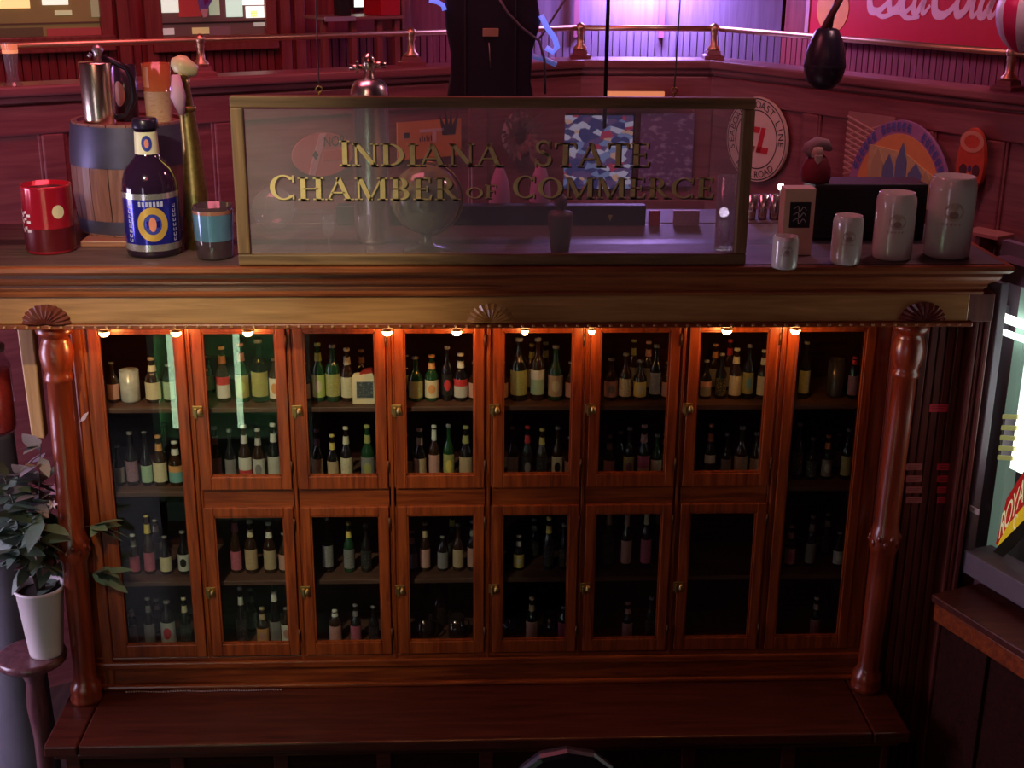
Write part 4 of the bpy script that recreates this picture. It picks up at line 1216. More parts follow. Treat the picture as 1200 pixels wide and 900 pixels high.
# yellow folded card lying flat
p0 = on_top(705, 301)
MBc = MB().box(-0.10, 0.10, -0.05, 0.05, 0, 0.004).build('flat_card', mat('olive_card', (0.24, 0.20, 0.08), 0.5), None)
MBc.location = (p0.x, p0.y+0.03, ZT)
tag(MBc, 'olive card lying flat on the cabinet top behind the sign', 'card')
# small signs on the rear counter: red and white cards
for px0, px1, c_, lab in ((760, 773, (0.75, 0.12, 0.10), 'small red card standing at the right end of the long black case'), (789, 819, (0.72, 0.62, 0.66), 'white printed card standing between the red card and the vase')):
    a, b = atY(px0, 266, 0.44), atY(px1, 266, 0.44)
    hh = atY(px0, 247, 0.44).z-TOPZ
    tag(MB().box(a.x, b.x, 0.44, 0.455, ZT, TOPZ+hh).build('standing_card', label_mat('card_%d' % px0, c_, tuple(x*0.6 for x in c_))), lab, 'card')
# frosted vase at the right end behind the sign
p = on_top(850, 292)
t = thing('frosted_vase', 'tall frosted glass vase seen through right end of the sign', 'vase', (p.x, p.y, ZT))
h = hz(849, 206, p.y)
MB().lathe([(0.0, 0.0), (0.044, 0.0), (0.046, 0.01), (0.047, h), (0.044, h), (0.043, 0.012), (0.0, 0.012)], 28).build('body', glass('vase_glass', (0.8, 0.78, 0.84), 0.10, 0.22, (0.75, 0.72, 0.80), 0.05), t)
# silver mugs in a row; glowing balls added for two bright spots
for i, (px, lab) in enumerate(((880, 'leftmost slanted silver cup in the row right of the sign'), (893, 'middle slanted silver cup in the row right of the sign'), (906, 'rightmost slanted silver cup in the row right of the sign'))):
    a = atY(px, 257, 0.60)
    t = thing('silver_cup', lab, 'cup', (a.x, 0.60, TOPZ+0.001), 0, 'silver cups right of the sign')
    hh = atY(px, 228, 0.60).z-TOPZ
    MB().lathe([(0.0, 0.0), (0.017, 0.0), (0.019, 0.006), (0.024, hh), (0.022, hh), (0.0, hh-0.01)], 16).build('cup_body', mat('dull_silver', (0.62, 0.52, 0.50), 0.22, 0.9), t)
for px, py, lab in ((848, 258, 'small glowing white ball added for a bright spot behind the frosted vase'), (915, 219, 'small glowing ball on a stem added for a bright spot behind the cream box')):
    a = atY(px, py, 0.60)
    t = thing('bright_spot_ball', lab, 'lamp', (a.x, 0.60, TOPZ+0.001))
    zz = max(0.03, a.z-TOPZ)
    MB().lathe([(0.02, 0), (0.018, 0.006), (0.005, 0.012), (0.005, zz-0.012)], 12).build('stand', BLACK, t)
    rr_ = 0.022 if px == 848 else 0.015
    MB().lathe([(rr_*math.sin(PI*i/10), zz-rr_*math.cos(PI*i/10)) for i in range(11)], 14).build('bulb', emis('bright_spot_glow', (1.0, 0.93, 0.95), 9.0), t)

# ceramic jars on the right
def jar(px, pyb, pyt, x0, x1, label, name='ceramic_jar'):
    p = on_top((x0+x1)/2, pyb)
    r = (atZ(x1, pyb, ZT).x-atZ(x0, pyb, ZT).x)/2
    y = p.y+r*0.8
    h = hz((x0+x1)/2, pyt, y)
    t = thing(name, label, 'stein', (atY((x0+x1)/2, (pyb+pyt)/2, y).x, y, ZT))
    MB().lathe([(0.0, 0.0), (r*0.93, 0.0), (r*0.98, 0.008), (r, 0.03), (r, h*0.86), (r*0.97, h*0.93), (r*0.90, h*0.97), (r*0.90, h), (r*0.82, h), (r*0.80, h*0.9), (0.0, h*0.88)], 32).build('body', WHITEC, t)
    # darker glaze panel band and crest on the front
    f = math.atan2(CAM.x-t.location.x, -(CAM.y-y))
    disc_on(r*1.008, f+0.15, h*0.60, r*0.42, r*0.40).build('crest', mat('crest_brown', (0.40, 0.31, 0.26), 0.4, 0, 0.4, 60), t)
    disc_on(r*1.014, f+0.15, h*0.56, r*0.20, r*0.16).build('crest_mark', mat('crest_dark', (0.26, 0.17, 0.15), 0.4), t)
    g = wrap(r*1.008, f+0.1)
    mb = MB()
    for k in range(5):
        x_ = r*(-0.45+0.18*k)
        mb.add([g(x_, h*0.43), g(x_+r*0.12, h*0.43), g(x_+r*0.12, h*0.46), g(x_, h*0.46)], [(0, 1, 2, 3)])
    mb.build('printed_line', mat('crest_brown', (0.40, 0.31, 0.26), 0.4), t)
    MB().tube([(0, r*0.97, h*0.8), (r*0.2, r*1.35, h*0.78), (r*0.25, r*1.5, h*0.5), (r*0.2, r*1.35, h*0.25), (0, r*0.97, h*0.2)], r*0.10, 8).build('handle', WHITEC, t)
jar(920, 316, 276, 905, 935, 'smallest cream ceramic stein in front of the cream box')
jar(992, 311, 252, 975, 1010, 'second smallest white ceramic stein in front of the black box')
jar(1048, 306, 225, 1025, 1071, 'second largest white ceramic stein in the row')
jar(1112, 304, 206, 1087, 1140, 'largest white ceramic stein at the right end of the cabinet top')
# cream box
p = on_top(935, 300)
by = p.y+0.05
xa, xb = atY(917, 270, by-0.04).x, atY(953, 270, by-0.04).x
h = hz(935, 221, by-0.04)
t = thing('cream_carton', 'tall cream carton with black chalk-marked panel on the cabinet top', 'box', ((xa+xb)/2, by, ZT))
hw = (xb-xa)/2
MB().box(-hw, hw, -0.04, 0.04, 0, h).build('carton', mat('carton_card', (0.55, 0.36, 0.26), 0.6), t, 0.003)
MB().box(-hw*0.62, hw*0.72, -0.043, -0.04, h*0.42, h*0.80).build('black_panel', BLACK, t)
ck = MB()
for j in range(3):
    ribbon(ck, [(-hw*0.4, h*(0.70-j*0.09)), (-hw*0.1, h*(0.74-j*0.09)), (0.0, h*(0.66-j*0.09)), (hw*0.25, h*(0.73-j*0.09)), (hw*0.45, h*(0.68-j*0.09))], 0.004, -0.0445, lambda a, b: (a, b))
ck.build('chalk_marks', mat('chalk', (0.4, 0.38, 0.4), 0.8), t)
# black box behind the steins
y0 = 0.16
xa, xb = atY(952, 260, y0).x, atY(1084, 260, y0).x
h = hz(1020, 216, y0)
t = thing('black_speaker_box', 'black box behind the white ceramic steins', 'box', ((xa+xb)/2, y0+0.09, ZT))
hw = (xb-xa)/2
MB().box(-hw, hw, -0.09, 0.09, 0.0, h).build('box_body', BLACK, t, 0.006)
MB().box(-hw+0.015, hw-0.015, -0.094, -0.09, 0.02, h-0.02).build('grille_cloth', mat('grille_cloth', (0.010, 0.010, 0.011), 0.9, 0, 0.4, 200), t)
SBX, SBZ = (xa+xb)/2, ZT+h
# red figurine with grey hat on the box's left end
q = atY(948, 224, y0+0.03)
t = thing('gnome_figurine', 'red gnome figurine with drooping grey hat and pale beard on the black box', 'figurine', (atY(955, 224, y0+0.05).x, y0+0.06, SBZ))
h = atY(950, 165, y0+0.06).z-SBZ
MB().lathe([(0.0, 0), (0.055, 0.0), (0.062, h*0.12), (0.060, h*0.35), (0.045, h*0.55), (0.03, h*0.66), (0.0, h*0.68)], 20).build('robe', mat('red_felt', (0.16, 0.008, 0.02), 0.7), t)
MB().lathe([(0.0, -0.03), (0.026, -0.012), (0.028, 0.006), (0.02, 0.024), (0.0, 0.03)], 16, (-0.008, -0.022, h*0.72)).build('head', mat('pale_face', (0.45, 0.30, 0.24), 0.6), t)
MB().prism([(-0.024, h*0.70), (0.012, h*0.70), (0.006, h*0.55), (-0.008, h*0.46), (-0.020, h*0.56)], -0.052, -0.036).build('beard', mat('beard_wool', (0.55, 0.42, 0.36), 0.9), t, 0.004)
MB().tube([(-0.045, 0, h*0.66), (-0.030, 0, h*0.80), (0.0, 0, h*0.92), (0.035, 0, h*0.90), (0.055, 0, h*0.78)], [0.028, 0.034, 0.032, 0.024, 0.010], 14).build('hat', mat('grey_felt', (0.26, 0.16, 0.17), 0.8), t)

# ------------------------------------------------------------------ hanging things
hy = 0.95
lo = atY(573, 121, hy).z
hiz = 5.2
def hx(px, py):
    return atY(px, py, hy).x
poly = [(hx(523, 112), lo), (hx(627, 112), lo), (hx(622, 95), atY(622, 95, hy).z), (hx(624, 60), atY(624, 60, hy).z), (hx(634, 25), atY(634, 25, hy).z), (hx(630, 0), atY(630, 0, hy).z), (hx(622, -40), atY(622, -40, hy).z+0.06),
        (hx(532, -40), atY(532, -40, hy).z+0.06), (hx(521, 0), atY(521, 0, hy).z), (hx(522, 30), atY(522, 30, hy).z), (hx(528, 62), atY(528, 62, hy).z), (hx(528, 90), atY(528, 90, hy).z)]
t = thing('hanging_black_cabinet', 'black flared cabinet hanging above the sign with cables at its side', 'speaker', (0, hy, 0))
MB().prism(poly, 0.0, 0.26).build('case', mat('satin_black', (0.016, 0.015, 0.022), 0.35), t, 0.01)
for px in (545, 604):
    q = atY(px, 60, hy)
    MB().box(q.x-0.004, q.x+0.004, -0.006, 0.0, lo+0.01, lo+0.62).build('seam_strip', mat('seam_grey', (0.05, 0.05, 0.06), 0.25, 0.3), t)
q = atY(575, 38, hy)
MB().box(q.x-0.036, q.x+0.036, -0.008, 0.0, q.z-0.018, q.z+0.018).build('brass_tag', mat('tag_brass', (0.62, 0.42, 0.25), 0.4, 0.5), t, 0.002)
MB().tube([(hx(573, 50), -0.003, atY(573, 50, hy).z), (hx(575, 80), -0.003, atY(575, 80, hy).z)], 0.003, 6).build('scratch_strip', mat('seam_light', (0.2, 0.16, 0.14), 0.4), t)
MB().tube([(hx(560, -40), 0.13, poly[6][1]-0.02), (hx(560, -40), 0.13, 5.99)], 0.012, 8).tube([(hx(600, -40), 0.13, poly[6][1]-0.02), (hx(600, -40), 0.13, 5.99)], 0.012, 8).build('hanger_rod', WIRE, t)
def pxpath(pts, Y):
    return [tuple(atY(a, b, Y)) for a, b in pts]
BLUEC = mat('blue_glow_tube', (0.12, 0.14, 0.60), 0.3, 0, 0.1, emit=(0.18, 0.22, 1.0), es=0.9)
tag(MB().tube(pxpath([(634, 18), (641, 32), (650, 45), (653, 55), (648, 61), (640, 56)], 0.93), 0.013, 8).build('blue_light_tube', BLUEC), 'curved glowing blue light tube right of the hanging black cabinet', 'light tube')
tag(MB().tube(pxpath([(625, 66), (637, 69), (652, 76)], 0.93), 0.012, 8).build('blue_light_tube', mat('dim_blue_tube', (0.10, 0.11, 0.32), 0.3, emit=(0.18, 0.22, 0.8), es=0.25)), 'short dim blue light tube below the curved one by the black cabinet', 'light tube')
tag(MB().tube(pxpath([(503, 0), (512, 2), (519, 6), (521, 12)], 0.93), 0.011, 8).build('blue_light_tube', BLUEC), 'short glowing blue tube at the upper left of the black cabinet', 'light tube')
tag(MB().tube(pxpath([(583, -5), (595, 15), (612, 33), (632, 48), (638, 70), (639, 110)], 0.92), 0.006, 8).build('slack_cable', mat('grey_cable', (0.10, 0.08, 0.10), 0.6)), 'slack thin grey cable crossing the front of the hanging black cabinet', 'cable')
tag(MB().tube(pxpath([(665, -5), (650, 18), (636, 40), (630, 47)], 0.94), 0.005, 8).build('slack_cable', mat('grey_cable', (0.10, 0.08, 0.10), 0.6)), 'thin cable slanting up to the right from the black cabinet', 'cable')
# speed bag
hy = 0.9
q = atY(967, 70, hy)
t = thing('speed_bag', 'dark leather speed bag hanging from straps before the red soda sign', 'punching bag', (q.x, hy, 0))
zt, zb = atY(967, 33, hy).z, atY(967, 105, hy).z
hh = zt-zb
rs = (atY(991, 75, hy).x-atY(943, 75, hy).x)/2
MB().lathe([(0.0, zb), (rs*0.45, zb+hh*0.02), (rs*0.80, zb+hh*0.13), (rs*0.97, zb+hh*0.30), (rs, zb+hh*0.42), (rs*0.92, zb+hh*0.62), (rs*0.74, zb+hh*0.82), (rs*0.55, zb+hh*0.97), (rs*0.40, zt), (0, zt)], 32).build('bag', BLKL, t)
MB().lathe([(rs*1.0, zb+hh*0.36), (rs*1.012, zb+hh*0.39), (rs*1.0, zb+hh*0.42)], 32, cap=False).build('seam', mat('bag_seam', (0.012, 0.010, 0.02), 0.5), t)
MB().tube([(-0.02, 0, zt-0.01), (0.05, 0, zt+0.14), (0.14, 0, zt+0.34), (0.2, 0, 5.98)], 0.016, 6).build('strap', mat('strap_leather', (0.16, 0.05, 0.06), 0.5), t)
MB().tube([(0.012, 0, zt-0.01), (0.03, 0, zt+0.14), (0.05, 0, zt+0.4), (0.06, 0, 5.98)], 0.008, 6).build('cord', WIRE, t)
# striped balloon ornament
hy = 1.10
q = atY(1203, 12, hy)
rs = (atY(1203, 12, hy).x-atY(1169, 12, hy).x)
t = thing('striped_balloon_ornament', 'red and white striped balloon ornament hanging at the upper right corner', 'ornament', (q.x, hy, q.z))
WHT = mat('balloon_white', (0.75, 0.66, 0.72), 0.35)
REDM = mat('balloon_red', (0.62, 0.02, 0.12), 0.3)
for k in range(12):
    prof_ = [(rs*math.sin(PI*i/16)*(1.0 if i > 6 else 0.92+0.013*i), -rs*1.42*math.cos(PI*i/16) if i < 8 else -rs*math.cos(PI*i/16)) for i in range(17)]
    MB().lathe(prof_, 4, (0, 0, 0), 2*PI*k/12+0.35, 2*PI*(k+1)/12+0.35, False).build('gore', WHT if k % 2 else REDM, t)
MB().tube([(0, 0, rs*0.98), (0, 0, 5.98-q.z)], 0.003, 6).build('string', WIRE, t)

# ------------------------------------------------------------------ signs on the balcony parapet
def onwall(M, px, py, y=-0.03):
    return onM(px, py, M, y)
def ell(rx, rz, n=48):
    return [(rx*math.cos(2*PI*i/n), rz*math.sin(2*PI*i/n)) for i in range(n)]
def place(M, x, y, z):
    return M @ Matrix.Translation((x, y, z))
def ring_mesh(rx0, rz0, rx1, rz1, y0, y1, n=48):
    mb = MB()
    A = ell(rx0, rz0, n); B = ell(rx1, rz1, n)
    vs = [(a, y0, b) for a, b in A]+[(a, y0, b) for a, b in B]
    mb.add(vs, [(i, (i+1) % n, n+(i+1) % n, n+i) for i in range(n)])
    return mb
# round railroad sign
x, z = onwall(MC, 889, 163)
xl, _ = onwall(MC, 850, 160)
xr, _ = onwall(MC, 929, 160)
_, zt = onwall(MC, 889, 113)
_, zb = onwall(MC, 889, 213)
x = (xl+xr)/2; rx = (xr-xl)/2; z = (zt+zb)/2; rz = (zt-zb)/2
rx = rz
t = thing('round_railroad_sign', 'round cream railroad sign with red letters C L in the middle', 'sign', M=place(MC, x, -0.045, z))
PAPER = mat('sign_cream', (0.80, 0.62, 0.46), 0.5)
INK = mat('sign_black', (0.03, 0.02, 0.02), 0.5)
d = MB().prism(ell(rx, rz), 0.0, 0.018).build('disc', PAPER, t)
for k0, k1 in ((0.97, 0.945), (0.70, 0.675)):
    ring_mesh(rx*k0, rz*k0, rx*k1, rz*k1, -0.002, 0).build('ring_line', INK, d)
mb = MB()
def ring_text(mb, s, mid, step, rad, size, flip=False):
    n = len(s)
    for i, ch in enumerate(s):
        if ch == ' ':
            continue
        a = math.radians(mid+(n-1)/2*step-i*step) if not flip else math.radians(mid-(n-1)/2*step+i*step)
        def f(u, v, a=a):
            v2 = (v-0.5)*size; u2 = u*size
            if not flip:
                return ((rad+v2)*math.cos(a)+u2*math.sin(a), -0.003, (rad+v2)*math.sin(a)-u2*math.cos(a))
            return ((rad-v2)*math.cos(a)-u2*math.sin(a), -0.003, (rad-v2)*math.sin(a)+u2*math.cos(a))
        put_text(mb, ch, f)
for wd_, md_, fl_ in (('SEABOARD', 158, False), ('COAST', 77.5, False), ('LINE', 16, False), ('RAILROAD', -90, True)):
    mb = MB()
    ring_text(mb, wd_, md_, 11.5, rx*0.825, rx*0.17, fl_)
    mb.build('ring_lettering', INK, d)
mb = MB()
k = rx
sl = 0.22
def shq(pts):
    q = [((a+sl*b)*k, b*k) for a, b in pts]
    ar = sum(q[i][0]*q[(i+1) % len(q)][1]-q[(i+1) % len(q)][0]*q[i][1] for i in range(len(q)))
    mb.prism(q if ar > 0 else q[::-1], -0.004, -0.001)
for i in range(8):
    A = arcpts(-0.12, 0.0, 0.36, 0.30, 90, 270, 8); B = arcpts(-0.10, 0.0, 0.20, 0.16, 90, 270, 8)
    shq([A[i], A[i+1], B[i+1], B[i]])
shq([(-0.13, 0.16), (0.06, 0.16), (0.06, 0.30), (-0.13, 0.30)])
shq([(-0.13, -0.30), (0.02, -0.30), (0.02, -0.16), (-0.13, -0.16)])
shq([(0.10, -0.30), (0.24, -0.30), (0.24, 0.30), (0.10, 0.30)])
shq([(0.10, -0.30), (0.46, -0.30), (0.46, -0.16), (0.10, -0.16)])
mb.build('red_initials', mat('initial_red', (0.60, 0.02, 0.03), 0.45), d)

# half-round orange sign and lattice panel
xl, zb = onwall(MC, 1000, 225)
xr, _ = onwall(MC, 1122, 225)
_, zt = onwall(MC, 1058, 139)
R_ = (xr-xl)/2
hgt = zt-zb
t = thing('half_round_sign', 'half-round orange sign with purple lettered border and cream townscape', 'sign', M=place(MC, (xl+xr)/2, -0.085, zb))
half = lambda k: [(R_*k*math.cos(PI*i/32), hgt*k*math.sin(PI*i/32)) for i in range(33)]
bd = MB().prism(half(1.0), 0.0, 0.02).build('board', mat('sign_purple', (0.42, 0.20, 0.42), 0.5), t)
MB().prism(half(0.84), -0.003, 0.0).build('orange_field', mat('sign_orange', (0.80, 0.36, 0.12), 0.5), bd)
words = [MB(), MB(), MB()]
for i in range(22):
    a = math.radians(158-i*6.2)
    if i in (6, 13, 14):
        continue
    mb = words[0 if i < 6 else (1 if i < 13 else 2)]
    for rr_, dd in ((0.87, 0.0), (0.91, 0.02), (0.95, 0.0)):
        c_, s_ = math.cos(a+dd), math.sin(a+dd)
        mb.add([(R_*(rr_)*c_, -0.004, hgt*rr_*s_), (R_*(rr_)*math.cos(a-0.07), -0.004, hgt*rr_*math.sin(a-0.07)), (R_*(rr_+0.03)*math.cos(a-0.07), -0.004, hgt*(rr_+0.03)*math.sin(a-0.07)), (R_*(rr_+0.03)*c_, -0.004, hgt*(rr_+0.03)*s_)], [(0, 1, 2, 3)])
    mb.add([(R_*0.87*math.cos(a), -0.004, hgt*0.87*math.sin(a)), (R_*0.87*math.cos(a-0.02), -0.004, hgt*0.87*math.sin(a-0.02)), (R_*0.98*math.cos(a-0.02), -0.004, hgt*0.98*math.sin(a-0.02)), (R_*0.98*math.cos(a), -0.004, hgt*0.98*math.sin(a))], [(0, 1, 2, 3)])
for mb in words:
    mb.build('blue_lettering', mat('sign_blue', (0.14, 0.16, 0.50), 0.5), bd)
tw = MB().prism([(-0.60*R_, 0.0), (0.66*R_, 0.0), (0.66*R_, 0.40*hgt), (0.1*R_, 0.62*hgt), (-0.60*R_, 0.66*hgt)], -0.008, -0.003).build('town_panel', mat('town_cream', (0.62, 0.50, 0.24), 0.6, 0, 0.25, 30), bd)
for cx, w_, hh_, col in ((-0.40, 0.22, 0.46, 'c'), (-0.18, 0.20, 0.40, 'b'), (0.06, 0.20, 0.56, 'b'), (0.04, 0.16, 0.40, 'y'), (0.34, 0.26, 0.34, 'b'), (0.54, 0.16, 0.28, 'c')):
    m_ = {'c': mat('roof_cream', (0.52, 0.42, 0.22), 0.6), 'b': mat('roof_blue', (0.14, 0.20, 0.36), 0.5), 'y': mat('roof_yellow', (0.62, 0.60, 0.12), 0.5)}[col]
    MB().prism([((cx-w_/2)*R_, 0.02*hgt), ((cx+w_/2)*R_, 0.02*hgt), ((cx+w_/2)*R_, (0.18+hh_*0.6)*hgt), (cx*R_, (0.18+hh_)*hgt), ((cx-w_/2)*R_, (0.18+hh_*0.6)*hgt)], -0.014-0.001*random.random(), -0.008).build('house_shape', m_, tw)
xl, zb = onwall(MC, 988, 222)
xr, _ = onwall(MC, 1042, 222)
_, zt = onwall(MC, 1010, 132)
t = thing('woven_panel', 'pinkish woven lattice panel behind the left side of the half-round sign', 'panel', M=place(MC, xl, -0.04, zb))
W_, H_ = xr-xl, zt-zb
MB().box(0, W_, 0.0, 0.012, 0, H_).build('backing', mat('lattice_dark', (0.40, 0.20, 0.18), 0.7), t)
for i in range(16):
    zz = i*H_/14
    for sg, nm in ((1, 'a'), (-1, 'b')):
        z0_, z1_ = (zz-0.10, zz) if sg > 0 else (zz, zz-0.10)
        q = [(0, z0_), (W_, z0_+sg*0.10), (W_, z0_+sg*0.10+0.008), (0, z0_+0.008)]
        q = [(a, min(max(b, 0), H_)) for a, b in q]
        if q[2][1]-q[1][1] > 0.002 and q[3][1]-q[0][1] > 0.002:
            MB().prism(q, -0.004 if sg > 0 else -0.007, 0.0).build('lattice_strip', mat('lattice_pink', (0.62, 0.38, 0.32), 0.7), t)
# red oval board
x, z = onwall(MC, 1145, 190)
xl, _ = onwall(MC, 1129, 190)
xr, _ = onwall(MC, 1162, 190)
_, zt = onwall(MC, 1145, 148)
_, zb = onwall(MC, 1145, 234)
x = (xl+xr)/2; rx = (xr-xl)/2; z = (zt+zb)/2; rz = (zt-zb)/2
t = thing('red_mask_board', 'red-orange oval painted wooden mask board on the right wall', 'mask', M=place(MC, x, -0.09, z))
sil = [(rx*math.cos(2*PI*i/40)*(1.0-0.22*max(0, math.sin(2*PI*i/40))*0+(-0.25 if math.sin(2*PI*i/40) < -0.5 else 0)*1.0), rz*math.sin(2*PI*i/40)) for i in range(40)]
bd = MB().prism(sil, 0.0, 0.03).build('board', mat('mask_red', (0.62, 0.08, 0.04), 0.45, 0, 0.3, 25), t, 0.004)
for cx, cz, a, b, col in ((-0.42, -0.18, 0.28, 0.17, (0.10, 0.03, 0.04)), (0.48, -0.15, 0.26, 0.17, (0.10, 0.03, 0.04)), (0.03, -0.12, 0.12, 0.10, (0.08, 0.06, 0.20)), (0.0, -0.42, 0.16, 0.22, (0.75, 0.25, 0.08))):
    MB().prism([(cx*rx+a*rx*u, cz*rz+b*rz*v) for u, v in ell(1, 1, 16)], -0.003, 0.0).build('painted_mark', mat('mask_%.2f_%.2f' % (cx, cz), col, 0.5), bd)
ring_mesh(rx*0.85, rz*0.30, rx*0.55, rz*0.18, 0, 0).build('painted_brow', mat('mask_pale', (0.70, 0.30, 0.20), 0.5), bd, 0, Matrix.Translation((0, -0.002, rz*0.62)))
# bracket shelf at right
x, z = onwall(MC, 1160, 270)
t = thing('bracket_shelf', 'small wooden bracket shelf with red top on the right wall', 'shelf', M=place(MC, x, 0, z))
MB().box(-0.07, 0.14, -0.16, -0.025, -0.012, 0.008).build('board', mat('shelf_red', (0.50, 0.20, 0.17), 0.6), t, 0.003)
MB().prism([(-0.01, -0.012), (0.01, -0.012), (0.01, -0.10), (-0.01, -0.06)], -0.12, -0.025).build('bracket', WALLW, t)

# signs seen through the glass on the left parapet
x, z = onwall(MA, 376, 181)
xl, _ = onwall(MA, 341, 181)
xr, _ = onwall(MA, 412, 181)
_, zt = onwall(MA, 376, 155)
_, zb = onwall(MA, 376, 206)
rx, rz = (xr-xl)/2, (zt-zb)/2
t = thing('oval_tin_sign', 'pale red oval tin sign with diagonal band, seen through the glass sign', 'sign', M=place(MA, (xl+xr)/2, -0.05, (zt+zb)/2))
bd = MB().prism(ell(rx, rz), 0.0, 0.015).build('oval', mat('oval_pink', (0.62, 0.20, 0.16), 0.5), t)
MB().prism([(-rx*0.50, -rz*0.86), (-rx*0.30, -rz*0.93), (rx*0.12, rz*0.97), (-rx*0.10, rz*0.97)], -0.003, 0).build('diagonal_band', mat('oval_cream', (0.75, 0.55, 0.45), 0.5), bd)
MB().box(rx*0.0, rx*0.88, -0.003, 0, -rz*0.30, rz*0.15).build('red_bar', mat('oval_red', (0.60, 0.08, 0.06), 0.5), bd)
mb = MB()
put_text(mb, 'NOBL', lambda u, v: (rx*0.45+u*rz*0.36, -0.004, rz*0.36+v*rz*0.48))
mb.build('lettering', INK, bd)
MB().prism([(-rx*0.36, 0.0), (-rx*0.26, rz*0.22), (-rx*0.16, 0.0), (-rx*0.26, -rz*0.22)], -0.004, -0.001).build('diamond_mark', INK, bd)
(xl, zb), (xr, _), (_, zt) = onwall(MA, 465, 188), onwall(MA, 539, 188), onwall(MA, 500, 141)
t = thing('orange_crown_poster', 'orange poster with black crown, seen through the glass sign', 'poster', M=place(MA, xl, -0.045, zb))
W_, H_ = xr-xl, zt-zb
bd = MB().box(0, W_, 0, 0.012, 0, H_).build('sheet', mat('poster_orange', (0.78, 0.30, 0.07), 0.5), t)
cx, cz, w_ = W_*0.80, H_*0.68, W_*0.10
MB().prism([(cx-w_, cz-0.02), (cx+w_, cz-0.02), (cx+w_*1.5, cz+0.10), (cx+w_*0.55, cz+0.03), (cx+w_*0.4, cz+0.12), (cx, cz+0.03), (cx-w_*0.5, cz+0.12), (cx-w_*0.6, cz+0.03), (cx-w_*1.5, cz+0.10)], -0.003, 0).build('crown', INK, bd)
MB().box(W_*0.34, W_*0.72, -0.003, 0, H_*0.70, H_*0.78).box(W_*0.54, W_*0.60, -0.003, 0, H_*0.42, H_*0.70).build('pale_strokes', mat('poster_pale', (0.80, 0.55, 0.42), 0.5), bd)
MB().box(W_*0.10, W_*0.18, -0.003, 0, H_*0.58, H_*0.72).build('dark_block', INK, bd)
for i in range(6):
    MB().box(W_*(0.34+0.035*i), W_*(0.352+0.035*i), -0.003, 0, H_*0.46, H_*(0.56+0.05*(i % 2))).build('ink_stroke', INK, bd)
x, z = onwall(MA, 607, 157, -0.05)
t = thing('dried_wreath', 'round brown dried wreath on the balcony panel behind the sign', 'wreath', M=place(MA, x, -0.07, z))
rw = (onwall(MA, 630, 157)[0]-onwall(MA, 584, 157)[0])/2
mb = MB()
for i in range(90):
    a = random.random()*2*PI
    r_ = rw*(0.45+0.5*random.random())
    c_ = Vector((r_*math.cos(a), -0.02-0.03*random.random(), r_*1.15*math.sin(a)))
    d_ = Vector((math.cos(a+1.2*(random.random()-0.5)), -0.3, math.sin(a+1.2*(random.random()-0.5))))*0.04
    n_ = d_.cross(Vector((0, 1, 0.2))).normalized()*0.012
    mb.add([tuple(c_-d_), tuple(c_+n_), tuple(c_+d_), tuple(c_-n_)], [(0, 1, 2, 3)])
mb.tube([(rw*0.62*math.cos(2*PI*i/24), 0.0, rw*0.72*math.sin(2*PI*i/24)) for i in range(25)], rw*0.26, 8)
w_ = mb.build('foliage_ring', mat('dry_leaf', (0.30, 0.14, 0.12), 0.8, 0, 0.4, 30), t)
# colourful lit screen and poster on the centre parapet, seen through the glass
x0, z0 = onwall(MBk, 652, 222)
x1, z1 = onwall(MBk, 744, 133)
t = thing('wall_screen', 'wall-mounted screen with blue, white and red picture behind the sign', 'screen', M=place(MBk, x0, -0.05, z0))
W_, H_ = x1-x0, z1-z0
sm_, N, L, b = new_mat('screen_picture')
tc = N.new('ShaderNodeTexCoord'); vo = N.new('ShaderNodeTexVoronoi'); vo.inputs['Scale'].default_value = 9.0
mp = N.new('ShaderNodeMapping'); mp.inputs['Scale'].default_value = (1, 1, 1.6); L.new(tc.outputs['Generated'], mp.inputs[0]); L.new(mp.outputs[0], vo.inputs['Vector'])
sp = N.new('ShaderNodeSeparateColor'); L.new(vo.outputs['Color'], sp.inputs[0])
cr = N.new('ShaderNodeValToRGB'); cr.color_ramp.interpolation = 'CONSTANT'
for pos, col in ((0.0, (0.05, 0.06, 0.22)), (0.30, (0.16, 0.09, 0.26)), (0.52, (0.25, 0.30, 0.60)), (0.70, (0.70, 0.62, 0.85)), (0.84, (0.55, 0.05, 0.12)), (0.93, (0.80, 0.45, 0.35))):
    if pos == 0.0:
        cr.color_ramp.elements[0].color = (*col, 1)
    elif pos == 0.93:
        cr.color_ramp.elements[-1].position = pos; cr.color_ramp.elements[-1].color = (*col, 1)
    else:
        e = cr.color_ramp.elements.new(pos); e.color = (*col, 1)
L.new(sp.outputs[0], cr.inputs[0]); L.new(cr.outputs[0], b.inputs['Emission Color']); b.inputs['Emission Strength'].default_value = 0.40; b.inputs['Base Color'].default_value = (0.02, 0.02, 0.02, 1)
MB().box(0, W_, 0, 0.03, 0, H_).build('case', BLACK, t)
MB().box(0.01, W_-0.01, -0.003, 0, 0.01, H_-0.01).build('picture', sm_, t)
x0, z0 = onwall(MBk, 748, 218)
x1, z1 = onwall(MBk, 814, 133)
t = thing('speckled_poster', 'purple poster with pale flecks beside the wall screen', 'poster', M=place(MBk, x0, -0.04, z0))
MB().box(0, x1-x0, 0, 0.012, 0, z1-z0).build('sheet', label_mat('poster_flecks', (0.22, 0.13, 0.28), (0.62, 0.58, 0.72)), t)
